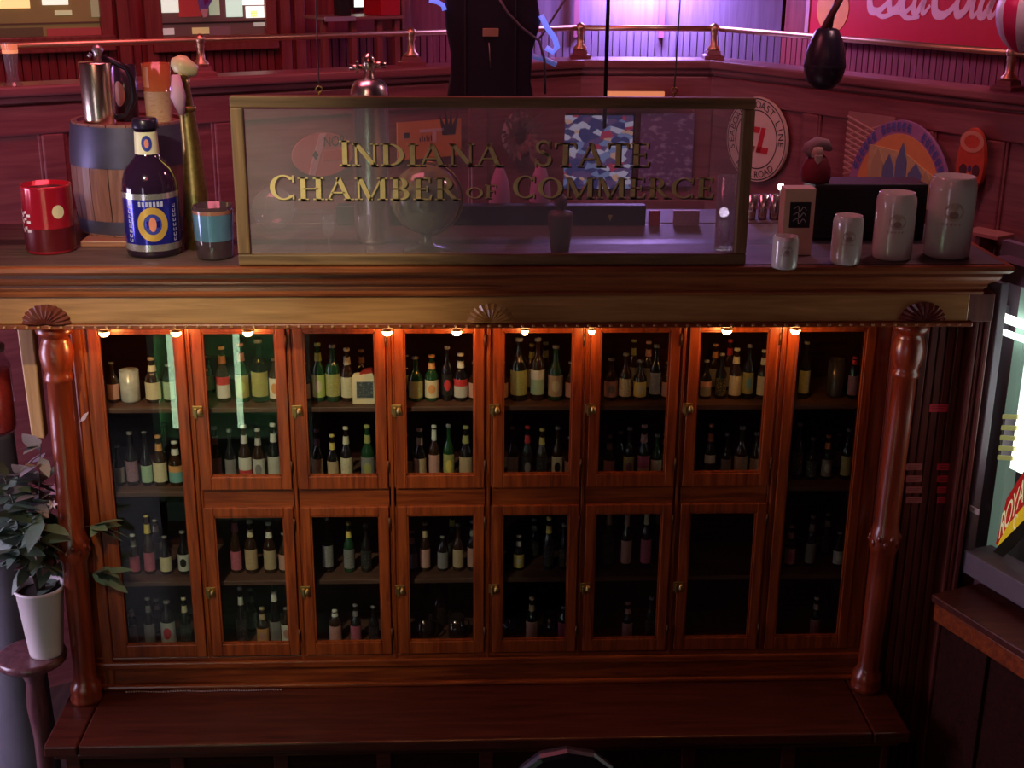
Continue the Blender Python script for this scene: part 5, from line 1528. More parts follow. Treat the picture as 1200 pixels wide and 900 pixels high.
# pink glass shades between the sign letters
for i, (px, py) in enumerate(((585, 212), (632, 208))):
    a = atY(px, 262, 0.60)
    zz = atY(px, py, 0.60).z
    t = thing('pink_shade', ('left' if i == 0 else 'right')+' pink glass lamp shade on the rear counter behind the sign', 'lamp shade', (a.x, 0.575, TOPZ+0.001), 0, 'pink shades behind the sign')
    hh = zz-TOPZ+0.06
    MB().lathe([(0.03, 0), (0.03, 0.01), (0.008, 0.02), (0.008, hh*0.35)], 14).build('stand', AGED, t)
    MB().lathe([(0.048, hh*0.34), (0.047, hh*0.5), (0.038, hh*0.75), (0.022, hh*0.95), (0.016, hh)], 24, cap=False).build('shade', mat('pink_glass', (0.62, 0.30, 0.52), 0.3, 0, 0.1, coat=0.4), t)

# ------------------------------------------------------------------ balcony back wall: windows, soda sign, table, assumed purple lamp
def bw(M, px, py, y=BACK):
    return onM(px, py, M, y)
LEADW = wood('window_casing', (0.20, 0.045, 0.035), (0.34, 0.10, 0.07), 0.45, 2, 3, 0.2)
def lit_window(n, M, pl, pr_, pb, top, cols):
    xl, zb = bw(M, pl, pb)
    xr, _ = bw(M, pr_, pb)
    W_, H_ = xr-xl, top-zb
    w_ = struct(MB().box(-0.07, 0, -0.03, 0.03, -0.07, H_).box(W_, W_+0.07, -0.03, 0.03, -0.07, H_).box(-0.07, W_+0.07, -0.05, 0.03, -0.09, 0.0).box(-0.07, W_+0.07, -0.03, 0.03, H_, H_+0.1).build('window_%d' % n, LEADW, None, 0.006, place(M, xl, BACK, zb)))
    MB().box(0, W_, 0.012, 0.016, 0, H_).build('window_pane', mat('lit_room_%d' % n, cols[0], 0.5, 0, 0.5, 3, emit=cols[0], es=0.35), w_)
    return w_, xl, zb
def wpiece(w_, M, n, x0, x1, y0, y1, col, es, nm='lit_pane'):
    """a lit piece seen in the window, given by pixels"""
    (xa, za), (xb, zb_) = bw(M, x0, y1), bw(M, x1, y0)
    lx, lz = (W1x, W1z) if n == 2 else (W2x, W2z)
    MB().box(xa-lx, xb-lx, 0.0, 0.010, za-lz, zb_-lz).build(nm, emis('win_%d_%d_%d' % (n, x0, y0), col, es), w_)
W1, W1x, W1z = lit_window(2, MA, -30, 119, 45, 4.6, [(0.20, 0.13, 0.045)])
for a in ((0, 33, -14, 10, (1.0, 0.72, 0.28), 0.9), (50, 79, -8, 6, (0.95, 0.95, 0.75), 0.9), (65, 84, 12, 18, (0.55, 0.55, 0.30), 0.5), (56, 119, 32, 44, (0.35, 0.05, 0.05), 0.3), (0, 50, 32, 44, (0.10, 0.06, 0.03), 0.3), (0, 119, 25, 30, (0.10, 0.05, 0.03), 0.2), (108, 118, -8, 20, (0.30, 0.28, 0.15), 0.5)):
    wpiece(W1, MA, 2, *a)
W2, W2x, W2z = lit_window(3, MA, 190, 311, 43, 4.6, [(0.12, 0.05, 0.045)])
for a in ((190, 208, -14, 15, (0.75, 0.85, 0.72), 0.8), (210, 234, -14, 20, (0.35, 0.03, 0.03), 0.4), (246, 256, -14, 18, (0.42, 0.48, 0.32), 0.6), (266, 283, -14, 20, (0.60, 0.82, 0.66), 0.8), (285, 311, -14, 6, (0.95, 1.0, 0.95), 1.1), (289, 311, 7, 21, (0.95, 1.0, 0.92), 1.1), (294, 301, 12, 20, (0.8, 0.35, 0.03), 0.9), (190, 311, 24, 29, (0.03, 0.015, 0.015), 0.1), (192, 204, 33, 41, (0.55, 0.45, 0.42), 0.5), (226, 245, 32, 40, (0.60, 0.42, 0.18), 0.5), (246, 270, 30, 42, (0.16, 0.06, 0.07), 0.4), (298, 311, 26, 31, (0.5, 0.5, 0.42), 0.5)):
    wpiece(W2, MA, 3, *a)
# casing pilaster between windows and recess with table
for px in (143, 175, 333, 350, 474):
    x, _ = bw(MA, px, 20)
    MB().box(x-0.035, x+0.035, BACK-0.025, BACK+0.01, 2.3, 4.8).build('wall_stile', LEADW, bA, 0.006)
# streamer / pennant in window 3
x, z = bw(MA, 236, 0, BACK-0.1)
t = thing('pennant_rosette', 'blue and purple pointed pennant with white tip hanging by the second window', 'pennant', M=place(MA, x, BACK-0.12, z))
MB().prism([(-0.055, 0.30), (0.10, 0.30), (0.062, 0.0), (0.02, -0.06), (-0.02, -0.06)], 0, 0.01).build('cloth', mat('pennant_blue', (0.18, 0.16, 0.55), 0.6), t)
MB().prism([(-0.01, 0.30), (0.05, 0.30), (0.035, -0.01), (0.01, -0.03)], -0.004, 0).build('purple_band', mat('pennant_purple', (0.22, 0.02, 0.22), 0.6), t)
MB().prism([(-0.016, -0.05), (0.030, -0.05), (0.022, -0.095), (0.0, -0.10)], -0.003, 0.012).build('white_tip', mat('pennant_tip', (0.75, 0.70, 0.62), 0.6), t)
# small lit screen and table with red cloth
x0, z0 = bw(MA, 412, 8)
x1, _ = bw(MA, 441, 8)
t = thing('small_lit_screen', 'small bright white screen on the balcony wall above the steel table', 'screen', M=place(MA, x0, BACK-0.04, z0))
MB().box(-0.01, x1-x0+0.01, 0, 0.04, -0.01, 0.32).build('case', BLACK, t)
MB().box(0, x1-x0, -0.004, 0, 0.0, 0.31).build('screen_face', emis('screen_white', (0.85, 1.0, 0.85), 1.3), t)
(xa, za), (xb, _) = bw(MA, 376, 20, 0.9), bw(MA, 470, 18, 0.9)
t = thing('round_table', 'table with steel edge and red cloth on the balcony behind the rail', 'table', M=place(MA, (xa+xb)/2, 1.0, 2.3))
hw = (xb-xa)/2
MB().box(-hw, hw, -0.15, 0.18, za-2.3-0.02, za-2.3).build('table_top', mat('table_wood', (0.30, 0.14, 0.12), 0.4), t, 0.005)
MB().box(-hw, -hw*0.25, -0.16, -0.15, za-2.3-0.024, za-2.3+0.004).build('steel_edge', mat('steel_edge', (0.6, 0.58, 0.68), 0.3, 0.6), t)
for sx in (-0.9, -0.2, 0.45, 0.9):
    MB().box(hw*sx-0.018, hw*sx+0.018, -0.10, -0.06, 0, za-2.32).build('leg', LEADW, t)
(rx0, rz0), (rx1, _) = bw(MA, 446, 14, 0.86), bw(MA, 469, 14, 0.86)
t = tag(MB().box(rx0, rx1, 0.86, 1.10, za+0.001, za+0.22).build('red_box', mat('red_card_box', (0.55, 0.01, 0.03), 0.5), None, 0.004, MA), 'red box standing on the balcony table', 'box')
tag(MB().box(*sorted((bw(MA, 399, 8, 0.95)[0], bw(MA, 411, 8, 0.95)[0])), 0.95, 1.05, za+0.001, za+0.16).build('black_box', BLACK, None, 0.004, MA), 'small black box on the balcony table left of the lit screen', 'box')

# red soda sign
(xl, zb), (xr, zb2) = bw(MC, 947, 40, BACK-0.05), bw(MC, 1180, 50, BACK-0.05)
W_ = xr-xl
H_ = 0.78
t = thing('red_soda_sign', 'long red soda sign with white script lettering above the right rail', 'sign', M=place(MC, xl, BACK-0.06, zb-0.01))
MB().box(0, W_+0.10, 0, 0.03, 0, H_).build('panel', mat('soda_red', (0.62, 0.008, 0.02), 0.35, 0, 0.05, coat=0.3), t)
MB().box(-0.02, 0.012, -0.01, 0.03, -0.012, H_+0.012).box(-0.02, W_+0.12, -0.01, 0.03, -0.02, 0.0).build('sign_frame', mat('frame_rose', (0.55, 0.28, 0.28), 0.4), t)
od = [(0.155*math.cos(2*PI*i/32)*0.9, 0.155*math.sin(2*PI*i/32)) for i in range(32)]
xo, zo = bw(MC, 976, 12, BACK-0.06)
MB().prism([(a+xo-xl, b+zo-zb+0.02) for a, b in od], -0.004, 0).build('orange_disc', mat('soda_orange', (0.80, 0.30, 0.06), 0.4), t)
bx0, bz0 = bw(MC, 1012, 15, BACK-0.06)
bx1, bz1 = bw(MC, 1166, 22, BACK-0.06)
ox, oz = bx0-xl, (bz0+bz1)/2-zb+0.012
sc = (bx1-bx0)/3.55
LETM = mat('soda_script', (0.85, 0.48, 0.42), 0.5)
mb = MB()
def fsc(dx):
    return lambda a, b: (ox+(a+dx+b*0.30)*sc, oz+b*sc*1.35)
BIGC = [(0.70, 0.78), (0.62, 0.98), (0.36, 0.98), (0.12, 0.70), (0.06, 0.34), (0.18, 0.06), (0.42, 0.02), (0.62, 0.16), (0.72, 0.36)]
SMO = [(0.30, 0.46), (0.12, 0.40), (0.06, 0.20), (0.16, 0.04), (0.32, 0.12), (0.36, 0.34), (0.28, 0.46), (0.40, 0.42)]
SMC = [(0.34, 0.38), (0.24, 0.46), (0.10, 0.32), (0.08, 0.14), (0.20, 0.03), (0.38, 0.16)]
SMA = [(0.34, 0.42), (0.20, 0.46), (0.08, 0.28), (0.10, 0.08), (0.22, 0.05), (0.34, 0.30), (0.36, 0.44), (0.33, 0.14), (0.40, 0.03), (0.52, 0.16)]
SML = [(0.06, 0.20), (0.22, 0.50), (0.30, 0.86), (0.22, 0.94), (0.14, 0.70), (0.12, 0.24), (0.20, 0.03), (0.34, 0.14)]
for lt_, dx, wd in ((BIGC, 0.0, 0.15), (SMO, 0.62, 0.13), (SMC, 0.98, 0.13), (SMA, 1.30, 0.13), (BIGC, 1.82, 0.16), (SMO, 2.44, 0.14), (SML, 2.78, 0.13), (SMA, 3.04, 0.14)):
    y_ = -0.003-0.0004*dx
    ribbon(mb, [(a, b) for a, b in lt_], wd, y_, fsc(dx))
ribbon(mb, [(1.66, 0.30), (1.86, 0.32)], 0.08, -0.0045, fsc(0))
ribbon(mb, [(0.30, 0.02), (0.62, -0.06), (1.00, 0.04), (1.30, -0.06), (1.62, -0.03)], 0.10, -0.0046, fsc(0))
mb.build('script_lettering', LETM, t)

# assumed purple stage wash lamp just above the view, on the balcony centre wall
px_, pz_ = bw(MBk, 770, -38, BACK-0.30)
t = thing('assumed_wash_lamp', 'assumed violet stage wash lamp on the balcony centre wall', 'lamp', M=place(MBk, px_, BACK-0.14, pz_+0.10))
MB().box(-0.30, 0.30, -0.06, 0.06, 0.0, 0.08).build('housing', BLACK, t, 0.006)
MB().box(-0.28, 0.28, -0.05, 0.05, -0.004, 0.0).build('lens', emis('violet_lens', (0.45, 0.30, 1.0), 8.0), t)
wp = place(MBk, px_, BACK-0.16, pz_+0.09).translation
wt = place(MBk, px_, BACK-0.02, pz_-0.7).translation
area('violet_wash', wp, wt, 0.5, 65, (0.42, 0.30, 1.0), 0.1)
wp2 = place(MBk, px_-0.1, BACK-0.45, pz_+0.35).translation
area('added_violet_fill', wp2, (2.3, 1.9, 2.9), 0.5, 22, (0.60, 0.36, 1.0))  # extra violet fill added for the right balcony wall
# framed light strips on the centre wall
for px in (676, 776):
    x, _ = bw(MBk, px, 10)
    MB().box(x-0.018, x+0.018, BACK-0.012, BACK+0.012, 3.30, 4.8).build('wall_strip', mat('rose_strip', (0.50, 0.18, 0.26), 0.4), bB)
# orange lit ledge light in front of centre parapet
(xa, za), (xb, _) = onM(712, 115, MBk, -0.12), onM(778, 115, MBk, -0.12)
t = thing('amber_light_bar', 'short amber light bar peeping over the top of the glass sign', 'lamp', M=place(MBk, xa, -0.12, za))
MB().box(0, xb-xa, -0.02, 0.02, -0.03, 0.04).build('diffuser', emis('amber_bar', (0.85, 0.32, 0.14), 0.55), t)
MB().box(0.02, xb-xa-0.02, 0.02, 0.125, -0.02, 0.02).build('bracket', BLACK, t)
# glasses on the left parapet ledge
x, z = onM(12, 85, MA, 0.02)
t = thing('pilsner_lamp', 'pilsner glass with orange glow on the ledge at the far left', 'glass', M=place(MA, x, -0.02, CAPZ+0.001))
hh = 0.20
MB().lathe([(0.045, 0), (0.03, 0.02), (0.026, 0.05), (0.040, hh)], 18, cap=False).build('glass', glass('pilsner_glass', (0.8, 0.75, 0.65), 0.12, 0.15), t)
MB().lathe([(0.0, hh-0.05), (0.036, hh-0.05), (0.038, hh-0.01), (0.0, hh-0.005)], 18).build('orange_fill', emis('orange_candle', (1.0, 0.34, 0.16), 0.7), t)

# ------------------------------------------------------------------ left foreground: plant stand, post, jar
pc = atY(38, 758, -0.10)
zt = atY(38, 762, -0.10).z
t = thing('plant_stand', 'round dark wooden pedestal stand carrying the potted plant beside left column', 'stand', (pc.x, -0.12, 0))
rt_ = (atY(82, 762, -0.1).x-atY(1, 762, -0.1).x)/2
STW = wood('stand_wood', (0.10, 0.03, 0.04), (0.20, 0.08, 0.09), 0.3, 2, 4, 0.4)
MB().lathe([(rt_*0.80, zt-0.045), (rt_*0.97, zt-0.035), (rt_, zt-0.02), (rt_*0.97, zt-0.004), (rt_*0.9, zt)], 40).build('table_top', STW, t)
MB().lathe([(0.03, 0.10), (0.05, 0.16), (0.035, 0.30), (0.032, zt*0.6), (0.045, zt*0.75), (0.036, zt-0.14), (0.060, zt-0.07), (0.075, zt-0.045)], 20).build('pillar', STW, t)
for k in range(3):
    a = 2*PI*k/3+0.6
    MB().tube([(0.02*math.cos(a), 0.02*math.sin(a), 0.2), (0.10*math.cos(a), 0.10*math.sin(a), 0.16), (0.17*math.cos(a), 0.17*math.sin(a), 0.06), (0.21*math.cos(a), 0.21*math.sin(a), 0.016)], [0.022, 0.02, 0.016, 0.016], 8).build('foot', STW, t)
pp = atY(53, 748, -0.12)
t = thing('potted_plant', 'leafy plant in a white bucket pot on the pedestal stand', 'plant', (pp.x, -0.12, zt+0.001))
ph = atY(53, 686, -0.12).z-zt
rp0, rp1 = 0.068, 0.100
MB().lathe([(0.0, 0.0), (rp0, 0.0), (rp0*1.03, 0.01), (rp1*0.97, ph-0.02), (rp1*1.05, ph-0.012), (rp1*1.05, ph), (rp1*0.96, ph), (rp1*0.9, ph-0.03), (0.0, ph-0.03)], 36).build('pot', mat('white_pot', (0.74, 0.66, 0.66), 0.35, 0, 0.06, 10), t)
MB().lathe([(rp1*0.90, ph-0.029), (rp1*0.5, ph-0.022), (0.0, ph-0.02)], 20, cap=False).build('soil', mat('soil', (0.03, 0.02, 0.018), 0.9, 0, 0.4, 60, 0.4), t)
LEAFA = mat('leaf_green', (0.11, 0.16, 0.12), 0.42, 0, 0.3, 20)
LEAFB = mat('leaf_pale', (0.25, 0.21, 0.25), 0.5, 0, 0.3, 20)
LEAFC = mat('leaf_rose', (0.38, 0.18, 0.20), 0.5, 0, 0.3, 20)
STEM = mat('stem_brown', (0.09, 0.05, 0.04), 0.6)
lm = MB()
prof_l = [(0.0, 0.0), (0.30, 0.34), (0.62, 0.30), (0.85, 0.14), (1.0, 0.0)]
vs = []
for u, wv in prof_l:
    vs.append((u, -wv*0.5, -0.12*u*u+0.05*wv)); vs.append((u, 0, -0.12*u*u)); vs.append((u, wv*0.5, -0.12*u*u+0.05*wv))
fs = []
for j in range(4):
    fs += [(j*3, j*3+1, j*3+4, j*3+3), (j*3+1, j*3+2, j*3+5, j*3+4)]
lm.add(vs, fs, True)
LEAFM = lm.mesh('leaf')
rnd = random.Random(3)
stems = []
for px, py, yy in ((15, 600, -0.20), (35, 560, -0.10), (48, 520, -0.12), (66, 580, 0.0), (20, 640, -0.25), (116, 615, -0.045), (75, 640, -0.10), (5, 560, -0.15), (120, 670, -0.045), (50, 600, -0.22)):
    q = atY(px, py, yy)
    top = Vector((q.x-pp.x, yy+0.12, q.z-zt))
    base = Vector((0.02*(rnd.random()-0.5), 0.02*(rnd.random()-0.5), ph-0.03))
    midp = base.lerp(top, 0.5)+Vector((0, 0, 0.06))
    if px > 100:
        midp = Vector((-1.66-pp.x, -0.028+0.12, top.z-0.03))
        top = Vector((max(top.x, -1.50-pp.x), top.y, top.z))
    path = [base, midp, top]
    MB().tube([tuple(v) for v in path], [0.006, 0.003, 0.002], 6).build('stem', STEM, t)
    stems.append(path)
nleaf = 0
for i, path in enumerate(stems):
    for k in range(27):
        u = 0.30+0.70*(k/26)
        p_ = path[0].lerp(path[1], u*2) if u < 0.5 else path[1].lerp(path[2], u*2-1)
        bad = True
        for tries in range(14):
            yaw_ = rnd.random()*2*PI
            el = rnd.uniform(-0.7, 0.6)
            L_ = rnd.uniform(0.09, 0.18)*(0.75 if tries > 7 else 1.0)
            Mx = Matrix.Translation(p_) @ Matrix.Rotation(yaw_, 4, 'Z') @ Matrix.Rotation(-el, 4, 'Y') @ Matrix.Rotation(rnd.uniform(-0.6, 0.6), 4, 'X') @ Matrix.Diagonal((L_, L_*1.15, L_, 1))
            org_ = Vector((pp.x, -0.12, 0))
            bad = False
            for u_ in (0.0, 0.33, 0.66, 1.0):
                v_ = org_+(Mx @ Vector((u_, 0, -0.12*u_*u_)))
                if (v_.x+1.592)**2+(v_.y+0.10)**2 < (0.068+0.02*math.sin(PI*u_))**2 or (v_.x > -1.64 and v_.y > -0.030-0.012*math.sin(PI*u_)):
                    bad = True
            if not bad:
                break
        if bad:
            continue
        m_ = LEAFB if i in (2, 1) and rnd.random() < 0.7 else (LEAFC if (i in (3, 6) and rnd.random() < 0.35) else LEAFA)
        link('leaf', LEAFM, m_, t, 0, Mx)
# pale flowers
for px, py in ((62, 590), (40, 650), (44, 628)):
    q = atY(px, py, -0.24)
    fm = MB()
    for k in range(6):
        a = 2*PI*k/6
        fm.add([(0, 0, 0), (0.012*math.cos(a-0.4), -0.008, 0.012*math.sin(a-0.4)), (0.024*math.cos(a), -0.012, 0.024*math.sin(a)), (0.012*math.cos(a+0.4), -0.008, 0.012*math.sin(a+0.4))], [(0, 1, 2, 3)])
    fm.build('flower', mat('flower_pale', (0.62, 0.42, 0.46), 0.6), t, 0, Matrix.Translation((q.x-pp.x, -0.12, q.z-zt)))

# wooden post behind, at the far left
a, b = atY(22, 395, 0.12), atY(40, 395, 0.12)
pzb = atY(44, 512, 0.12).z
t = tag(MB().prism([(a.x+0.012, pzb), (b.x+0.004, pzb), (b.x+0.004, 2.514), (a.x, 2.514)], 0.10, 0.16).build('timber_board', wood('pale_timber', (0.34, 0.17, 0.07), (0.56, 0.32, 0.14), 0.5, 2, 4, 0.1), None, 0.006), 'pale timber board hanging under the frieze behind the left column', 'board')
# glass jar with red contents on a grey pedestal, far left edge
q0, q1 = atY(8, 640, 0.25), atY(8, 508, 0.25)
t = thing('grey_pedestal', 'grey cloth-covered pedestal at the far left edge behind the plant', 'pedestal', (q1.x-0.09, 0.28, 0))
MB().lathe([(0.15, 0), (0.145, 0.02), (0.12, q1.z*0.5), (0.105, q1.z-0.02), (0.11, q1.z)], 24).build('cloth_body', mat('grey_cloth', (0.13, 0.12, 0.15), 0.8, 0, 0.25, 9, 0.2), t)
t = thing('red_candy_jar', 'glass jar of red candy on the grey pedestal at far left edge', 'jar', (q1.x-0.06, 0.28, q1.z+0.001))
hj = atY(8, 398, 0.28).z-q1.z
MB().lathe([(0.0, 0.0), (0.085, 0.0), (0.095, 0.02), (0.095, hj*0.72), (0.075, hj*0.82), (0.07, hj*0.9)], 28, cap=False).build('jar', glass('jar_glass', (0.85, 0.83, 0.85), 0.08), t)
MB().lathe([(0.0, 0.006), (0.080, 0.006), (0.088, 0.02), (0.088, hj*0.66), (0.0, hj*0.70)], 24).build('candy', mat('candy_red', (0.70, 0.07, 0.05), 0.4, 0, 0.4, 40, 0.3), t)
MB().lathe([(0.078, hj*0.88), (0.080, hj*0.93), (0.03, hj*0.97), (0.02, hj), (0, hj)], 20).build('lid', mat('dull_lid', (0.35, 0.30, 0.28), 0.4, 0.5), t)
# paper scrap on the left stile
q = atY(97, 488, -0.02)
sc_ = MB().prism([(-0.022, -0.030), (0.010, -0.012), (0.028, 0.022), (0.004, 0.008)], -0.003, 0.0).build('paper_scrap', mat('lilac_paper', (0.50, 0.36, 0.46), 0.7))
sc_.location = (q.x, -0.021, q.z)
tag(sc_, 'torn pale paper scrap stuck beside the left column', 'paper')
# bead chain lying along the back of the ledge
t = thing('bead_chain', 'thin pale bead chain lying along the left back of the counter', 'chain', (0, 0, LEDZ))
x0, x1 = atZ(152, 804, LEDZ).x, atZ(331, 801, LEDZ).x
mb = MB()
nb = 64
for i in range(nb):
    x = x0+(x1-x0)*i/(nb-1)
    mb.lathe([(0.0, 0.0), (0.005, 0.003), (0.0, 0.0105)], 6, (x, -0.055+0.003*math.sin(i*0.35), 0.001))
mb.build('beads', mat('pale_bead', (0.55, 0.36, 0.34), 0.5), t)

# chair back just entering at the bottom edge
q = atY(658, 875, -1.05)
t = thing('black_chair', 'dark rounded leather chair back at the bottom edge, before the cabinet', 'chair', (q.x+0.02, -1.05, 0))
zt_ = q.z-0.005
pts = [(-0.20, 0.55), (-0.205, zt_-0.16), (-0.17, zt_-0.08), (-0.10, zt_-0.02), (0.0, zt_), (0.10, zt_-0.02), (0.17, zt_-0.08), (0.205, zt_-0.16), (0.20, 0.55)]
mb = MB()
n = len(pts)
mb.prism(pts[::-1], -0.03, 0.03)
mb.build('backrest', BLKL, t, 0.022)
MB().lathe([(0.0, 0.44), (0.21, 0.44), (0.225, 0.46), (0.215, 0.50), (0.0, 0.52)], 28, (0, -0.19, 0)).build('seat', BLKL, t)
for sx in (-1, 1):
    for y_ in (-0.36, -0.02):
        MB().tube([(sx*0.15, y_, 0.45), (sx*0.19, y_+(0.04 if y_ > -0.1 else -0.04), 0.0)], [0.018, 0.013], 8).build('leg', mat('chair_leg_dark', (0.03, 0.02, 0.02), 0.4), t)

# ------------------------------------------------------------------ right side: stickers, angled window wall, counter
SY_ = -0.056
def sticker(px, py, w_, h_, col, nm, lab):
    q = atY(px, py, SY_)
    o = MB().box(-w_/2, w_/2, -0.002, 0, -h_/2, h_/2).build('red_sticker', mat(nm, col, 0.5), None)
    o.location = (q.x, -0.0555, q.z)
    mk = MB()
    for k in range(3):
        mk.box(-w_*0.38, w_*(0.38-0.1*k), -0.0028, -0.002, h_*(0.22-0.24*k)-0.002, h_*(0.22-0.24*k)+0.001)
    mk.build('print_lines', mat(nm+'_print', tuple(x*0.55 for x in col), 0.5), o)
    tag(o, lab, 'sticker', 'red stickers on the beadboard panel')
RED1 = (0.90, 0.05, 0.09); ROSE = (0.52, 0.13, 0.12)
sticker(1100, 478, 0.078, 0.036, RED1, 'sticker_red', 'single red sticker set apart above the others on the right beadboard')
for i, yy in enumerate((547, 561, 574, 586)):
    sticker(1108, yy, 0.074, 0.030, RED1, 'sticker_red', ['top', 'second', 'third', 'bottom'][i]+' bright red sticker in the right column of the beadboard')
    sticker(1071, yy, 0.070, 0.030, ROSE, 'sticker_rose', ['top', 'second', 'third', 'bottom'][i]+' faded red sticker in the left column beside the right column shaft')

# angled wall: starts at the cabinet corner, runs to the front right
W0 = Vector((2.165, -0.02))
Dw = Vector((0.363, -0.932)).normalized()
MW = Matrix(((Dw.x, -Dw.y, 0, W0.x), (Dw.y, Dw.x, 0, W0.y), (0, 0, 1, 0), (0, 0, 0, 1)))   # local x towards the camera, local y into the room's outside
def rw_(px, py, y=0.0):
    return onM(px, py, MW, y)
jx0, jz0 = rw_(1150, 520)
sx_, sz_ = rw_(1160, 659)
_, hz_ = rw_(1190, 372)
OPL, OPB, OPT = 0.095, sz_, 2.66
GREY = mat('grey_window_paint', (0.16, 0.13, 0.17), 0.5)
wr = struct(MB().box(0.0, 3.0, 0.0, 0.10, 0.0, OPB-0.08).box(0.0, 3.0, 0.0, 0.10, OPT, 2.74).box(0.0, 0.02, 0.0, 0.10, OPB-0.08, OPT).box(1.6, 3.0, 0.0, 0.10, OPB-0.08, OPT).build('wall_right', mat('right_wall_paint', (0.10, 0.03, 0.045), 0.6), None, 0, MW))
wn = struct(MB().box(0.02, OPL+0.02, -0.03, 0.012, OPB-0.08, OPT).box(1.5, 1.6, -0.03, 0.10, OPB-0.08, OPT).box(OPL+0.02, 1.5, -0.05, 0.10, OPB-0.08, OPB+0.02).build('window_4', GREY, None, 0.005, MW))
MB().box(OPL+0.02, 1.5, 0.006, 0.010, OPB, OPT).build('window_pane', glass('window_glass', (0.9, 0.93, 0.9), 0.03), wn)
lx, lz = rw_(1141, 597, -0.03)
MB().box(lx-0.02, lx+0.035, -0.036, -0.03, lz-0.012, lz+0.012).build('sash_latch', mat('latch_white', (0.60, 0.50, 0.52), 0.5), wn)
# lit shop display beyond the window
dy = 0.13
struct(MB().box(-0.2, 2.2, dy+0.12, dy+0.16, 0.8, 2.75).build('wall_display', mat('display_back', (0.16, 0.10, 0.14), 0.6), None, 0, MW))
for i, (py, lab) in enumerate(((375, 'upper fluorescent tube beyond the right window'), (392, 'lower fluorescent tube beyond the right window'))):
    x, z = onM(1184, py, MW, dy)
    t = thing('fluorescent_tube', lab, 'light', M=place(MW, x, dy, z))
    MB().tube([(-0.12, 0, 0), (0.9, 0, 0.0)], 0.014 if i else 0.020, 10).build('tube', emis('tube_white', (0.92, 1.0, 0.95), 3.2), t)
    MB().box(-0.14, -0.12, -0.015, 0.11, -0.018, 0.018).box(0.88, 0.91, -0.015, 0.11, -0.018, 0.018).build('end_cap', GREY, t)
x, zt2 = onM(1196, 405, MW, dy)
xb_, zb2 = onM(1175, 600, MW, dy)
pl = onM(1187, 450, MW, dy+0.04)[0]
plw = onM(1193, 478, MW, dy-0.02)[0]
t = thing('mint_post', 'pale mint green post lit beyond the right window', 'post', M=place(MW, pl, dy+0.07, 0.8))
MB().box(-0.025, 0.025, -0.03, 0.03, 0, 1.9).build('post', mat('mint_paint', (0.34, 0.50, 0.42), 0.5, emit=(0.34, 0.5, 0.42), es=0.25), t)
x1_, zc0 = onM(1196, 410, MW, dy)
_, zc1 = onM(1188, 548, MW, dy)
t = thing('backlit_panel', 'white backlit panel beyond the right window', 'light panel', M=place(MW, plw, dy-0.02, zc1))
MB().box(0, 0.8, 0, 0.03, 0, zc0-zc1).build('diffuser', emis('panel_white', (0.95, 1.0, 1.0), 2.2), t)
MB().box(-0.01, 0.81, 0.03, 0.05, -0.01, zc0-zc1+0.01).build('case', GREY, t)
xs0, zs0 = onM(1180, 514, MW, 0.09)
t = thing('yellow_louvre', 'small louvre of yellow lit slats beyond the right window', 'louvre', M=place(MW, xs0, 0.09, zs0))
for i, py in enumerate((489, 502, 514, 526, 537)):
    xs, zs = onM(1183-i*1.5, py, MW, 0.09)
    MB().prism([(xs-xs0-0.035, zs-zs0-0.018), (xs-xs0+0.045, zs-zs0+0.006), (xs-xs0+0.045, zs-zs0+0.026), (xs-xs0-0.035, zs-zs0+0.002)], -0.004, 0.004).build('slat', mat('slat_yellow', (0.62, 0.58, 0.22), 0.5, emit=(0.6, 0.56, 0.2), es=0.35), t)
MB().box(-0.034, -0.026, 0.004, 0.15, -0.10, 0.08).build('bracket', GREY, t)
# red, yellow and black advertising sign
xa, za = onM(1166, 643, MW, 0.06)
xb2, zb3 = onM(1200, 560, MW, 0.06)
k = (xb2-xa)
t = thing('cola_sign', 'red, yellow and black advertising sign lettered in cream beyond the right window', 'sign', M=place(MW, xa, 0.06, za))
hs = zb3-za
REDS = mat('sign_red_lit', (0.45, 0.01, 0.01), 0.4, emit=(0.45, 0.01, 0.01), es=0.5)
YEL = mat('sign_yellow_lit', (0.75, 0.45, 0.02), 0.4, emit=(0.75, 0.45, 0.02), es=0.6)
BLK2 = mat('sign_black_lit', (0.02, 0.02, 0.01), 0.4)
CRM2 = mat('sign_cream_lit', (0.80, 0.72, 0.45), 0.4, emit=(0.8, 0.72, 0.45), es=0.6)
wd_ = k*2.4
MB().prism([(0, 0.02), (wd_, 0.02+hs*1.1), (wd_, hs*1.95), (k*0.25, hs*0.66)], 0, 0.02).build('panel', REDS, t)
MB().prism([(k*0.10, -0.002), (wd_, hs*0.92), (wd_, hs*1.25), (k*0.5, hs*0.34), (k*0.22, hs*0.13)], -0.004, 0.0).build('yellow_field', YEL, t)
MB().prism([(-k*0.05, -hs*0.06), (k*0.28, -hs*0.14), (wd_, hs*0.72), (wd_, hs*0.95), (k*0.1, hs*0.02)], -0.006, -0.001).build('black_band', BLK2, t)
mb = MB()
for i, ch in enumerate('ROYAL'):
    u0, v0 = k*(0.27+0.25*i), hs*(0.22+0.155*i)
    put_text(mb, ch, lambda u, v, u0=u0, v0=v0: (u0+u*k*0.30, -0.005, v0-0.01+v*hs*0.34+u*hs*0.15))
put_text(mb, 'C', lambda u, v: (k*0.92+u*k*0.2, -0.006, hs*0.36+v*hs*0.2))
mb.build('lettering', CRM2, t)
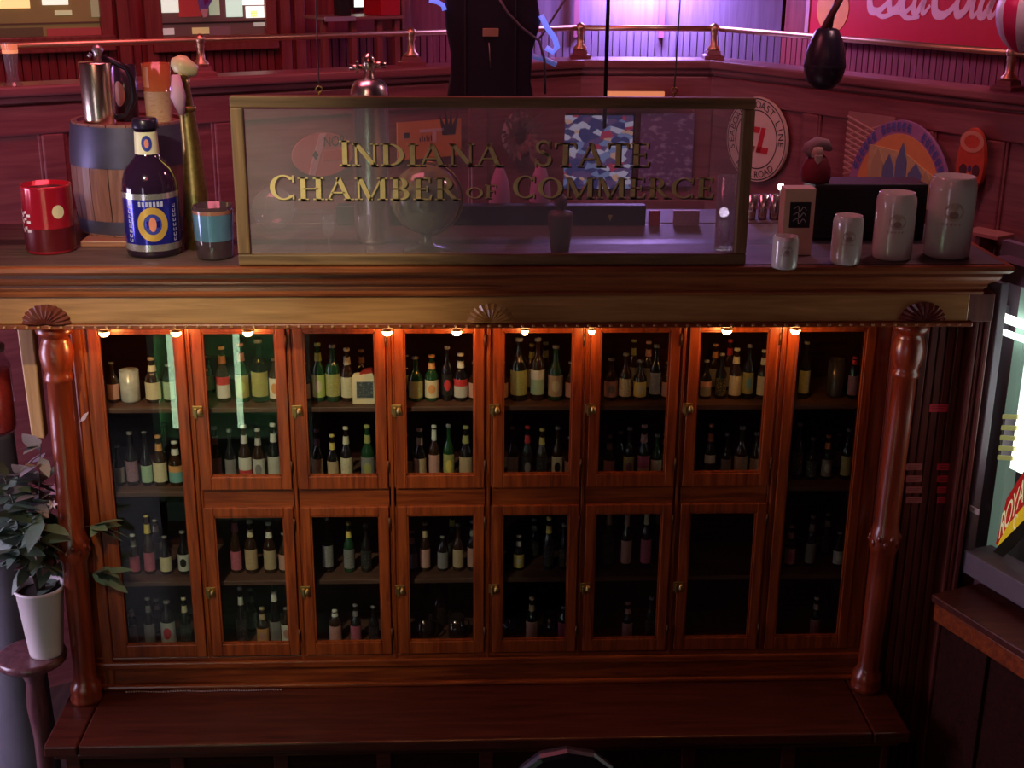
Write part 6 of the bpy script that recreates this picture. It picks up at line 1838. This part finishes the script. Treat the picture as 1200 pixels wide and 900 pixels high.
# window counter: thick dark board along the angled wall
CZ = 1.36
ca, cb = atZ(1082, 690, CZ), atZ(1200, 764, CZ)
d2 = Vector((cb.x-ca.x, cb.y-ca.y)).normalized()
t = thing('window_counter', 'thick wooden counter running below the right window', 'counter', (0, 0, 0))
n2 = Vector((-d2.y, d2.x))
if n2.x < 0:
    n2 = -n2
A0 = Vector((ca.x, ca.y))+d2*0.05
A1 = A0+d2*2.4
def slab(name, a, b, wd, z0, z1, m, bev):
    mb = MB()
    q = [a, b, b+n2*wd, a+n2*wd]
    mb.add([(v.x, v.y, z0) for v in q]+[(v.x, v.y, z1) for v in q], [(3, 2, 1, 0), (4, 5, 6, 7), (0, 1, 5, 4), (1, 2, 6, 5), (2, 3, 7, 6), (3, 0, 4, 7)])
    return mb.build(name, m, t, bev)
slab('counter_top', A0, A1, 0.30, CZ-0.035, CZ, LEDGE, 0.006)
slab('counter_apron', A0+n2*0.012+d2*0.01, A1, 0.27, CZ-0.12, CZ-0.035, MAHX, 0.006)
slab('counter_wall', A0+n2*0.06+d2*0.02, A1, 0.20, 0.0, CZ-0.12, DKW, 0.0)
for i in range(4):
    b0 = A0+d2*(0.25+0.5*i)+n2*0.035
    slab('counter_post', b0, b0+d2*0.06, 0.05, 0.0, CZ-0.12, DKW, 0.004)

# ------------------------------------------------------------------ assumed light source out of view, added for light and reflections
# unseen beer cooler assumed opposite the cabinet (greenish light, tubes mirrored in left doors)
t = thing('assumed_cooler', 'assumed upright beer cooler with greenish tubes, out of view opposite the cabinet', 'cooler', (-1.55, -3.55, 0))
MB().box(-0.55, 0.55, -0.55, -0.5, 0.0, 2.0).box(-0.55, -0.5, -0.5, 0.0, 0.0, 2.0).box(0.5, 0.55, -0.5, 0.0, 0.0, 2.0).box(-0.55, 0.55, -0.55, 0.0, 2.0, 2.05).box(-0.55, 0.55, -0.55, 0.0, 0.0, 0.15).build('case', mat('assumed_cooler_green', (0.22, 0.50, 0.26), 0.5), t)
for z in (0.6, 1.05, 1.5):
    MB().box(-0.5, 0.5, -0.5, -0.05, z, z+0.015).build('shelf', mat('cooler_shelf', (0.3, 0.35, 0.3), 0.5), t)
for x in (-0.40, 0.05, 0.42):
    MB().tube([(x, -0.03, 0.7), (x, -0.03, 1.9)], 0.022, 10).build('tube', emis('assumed_cooler_tube', (0.72, 1.0, 0.66), 9.0), t)
MB().box(-0.5, 0.5, 0.0, 0.01, 0.15, 2.0).build('glass_door', CLEAR, t)
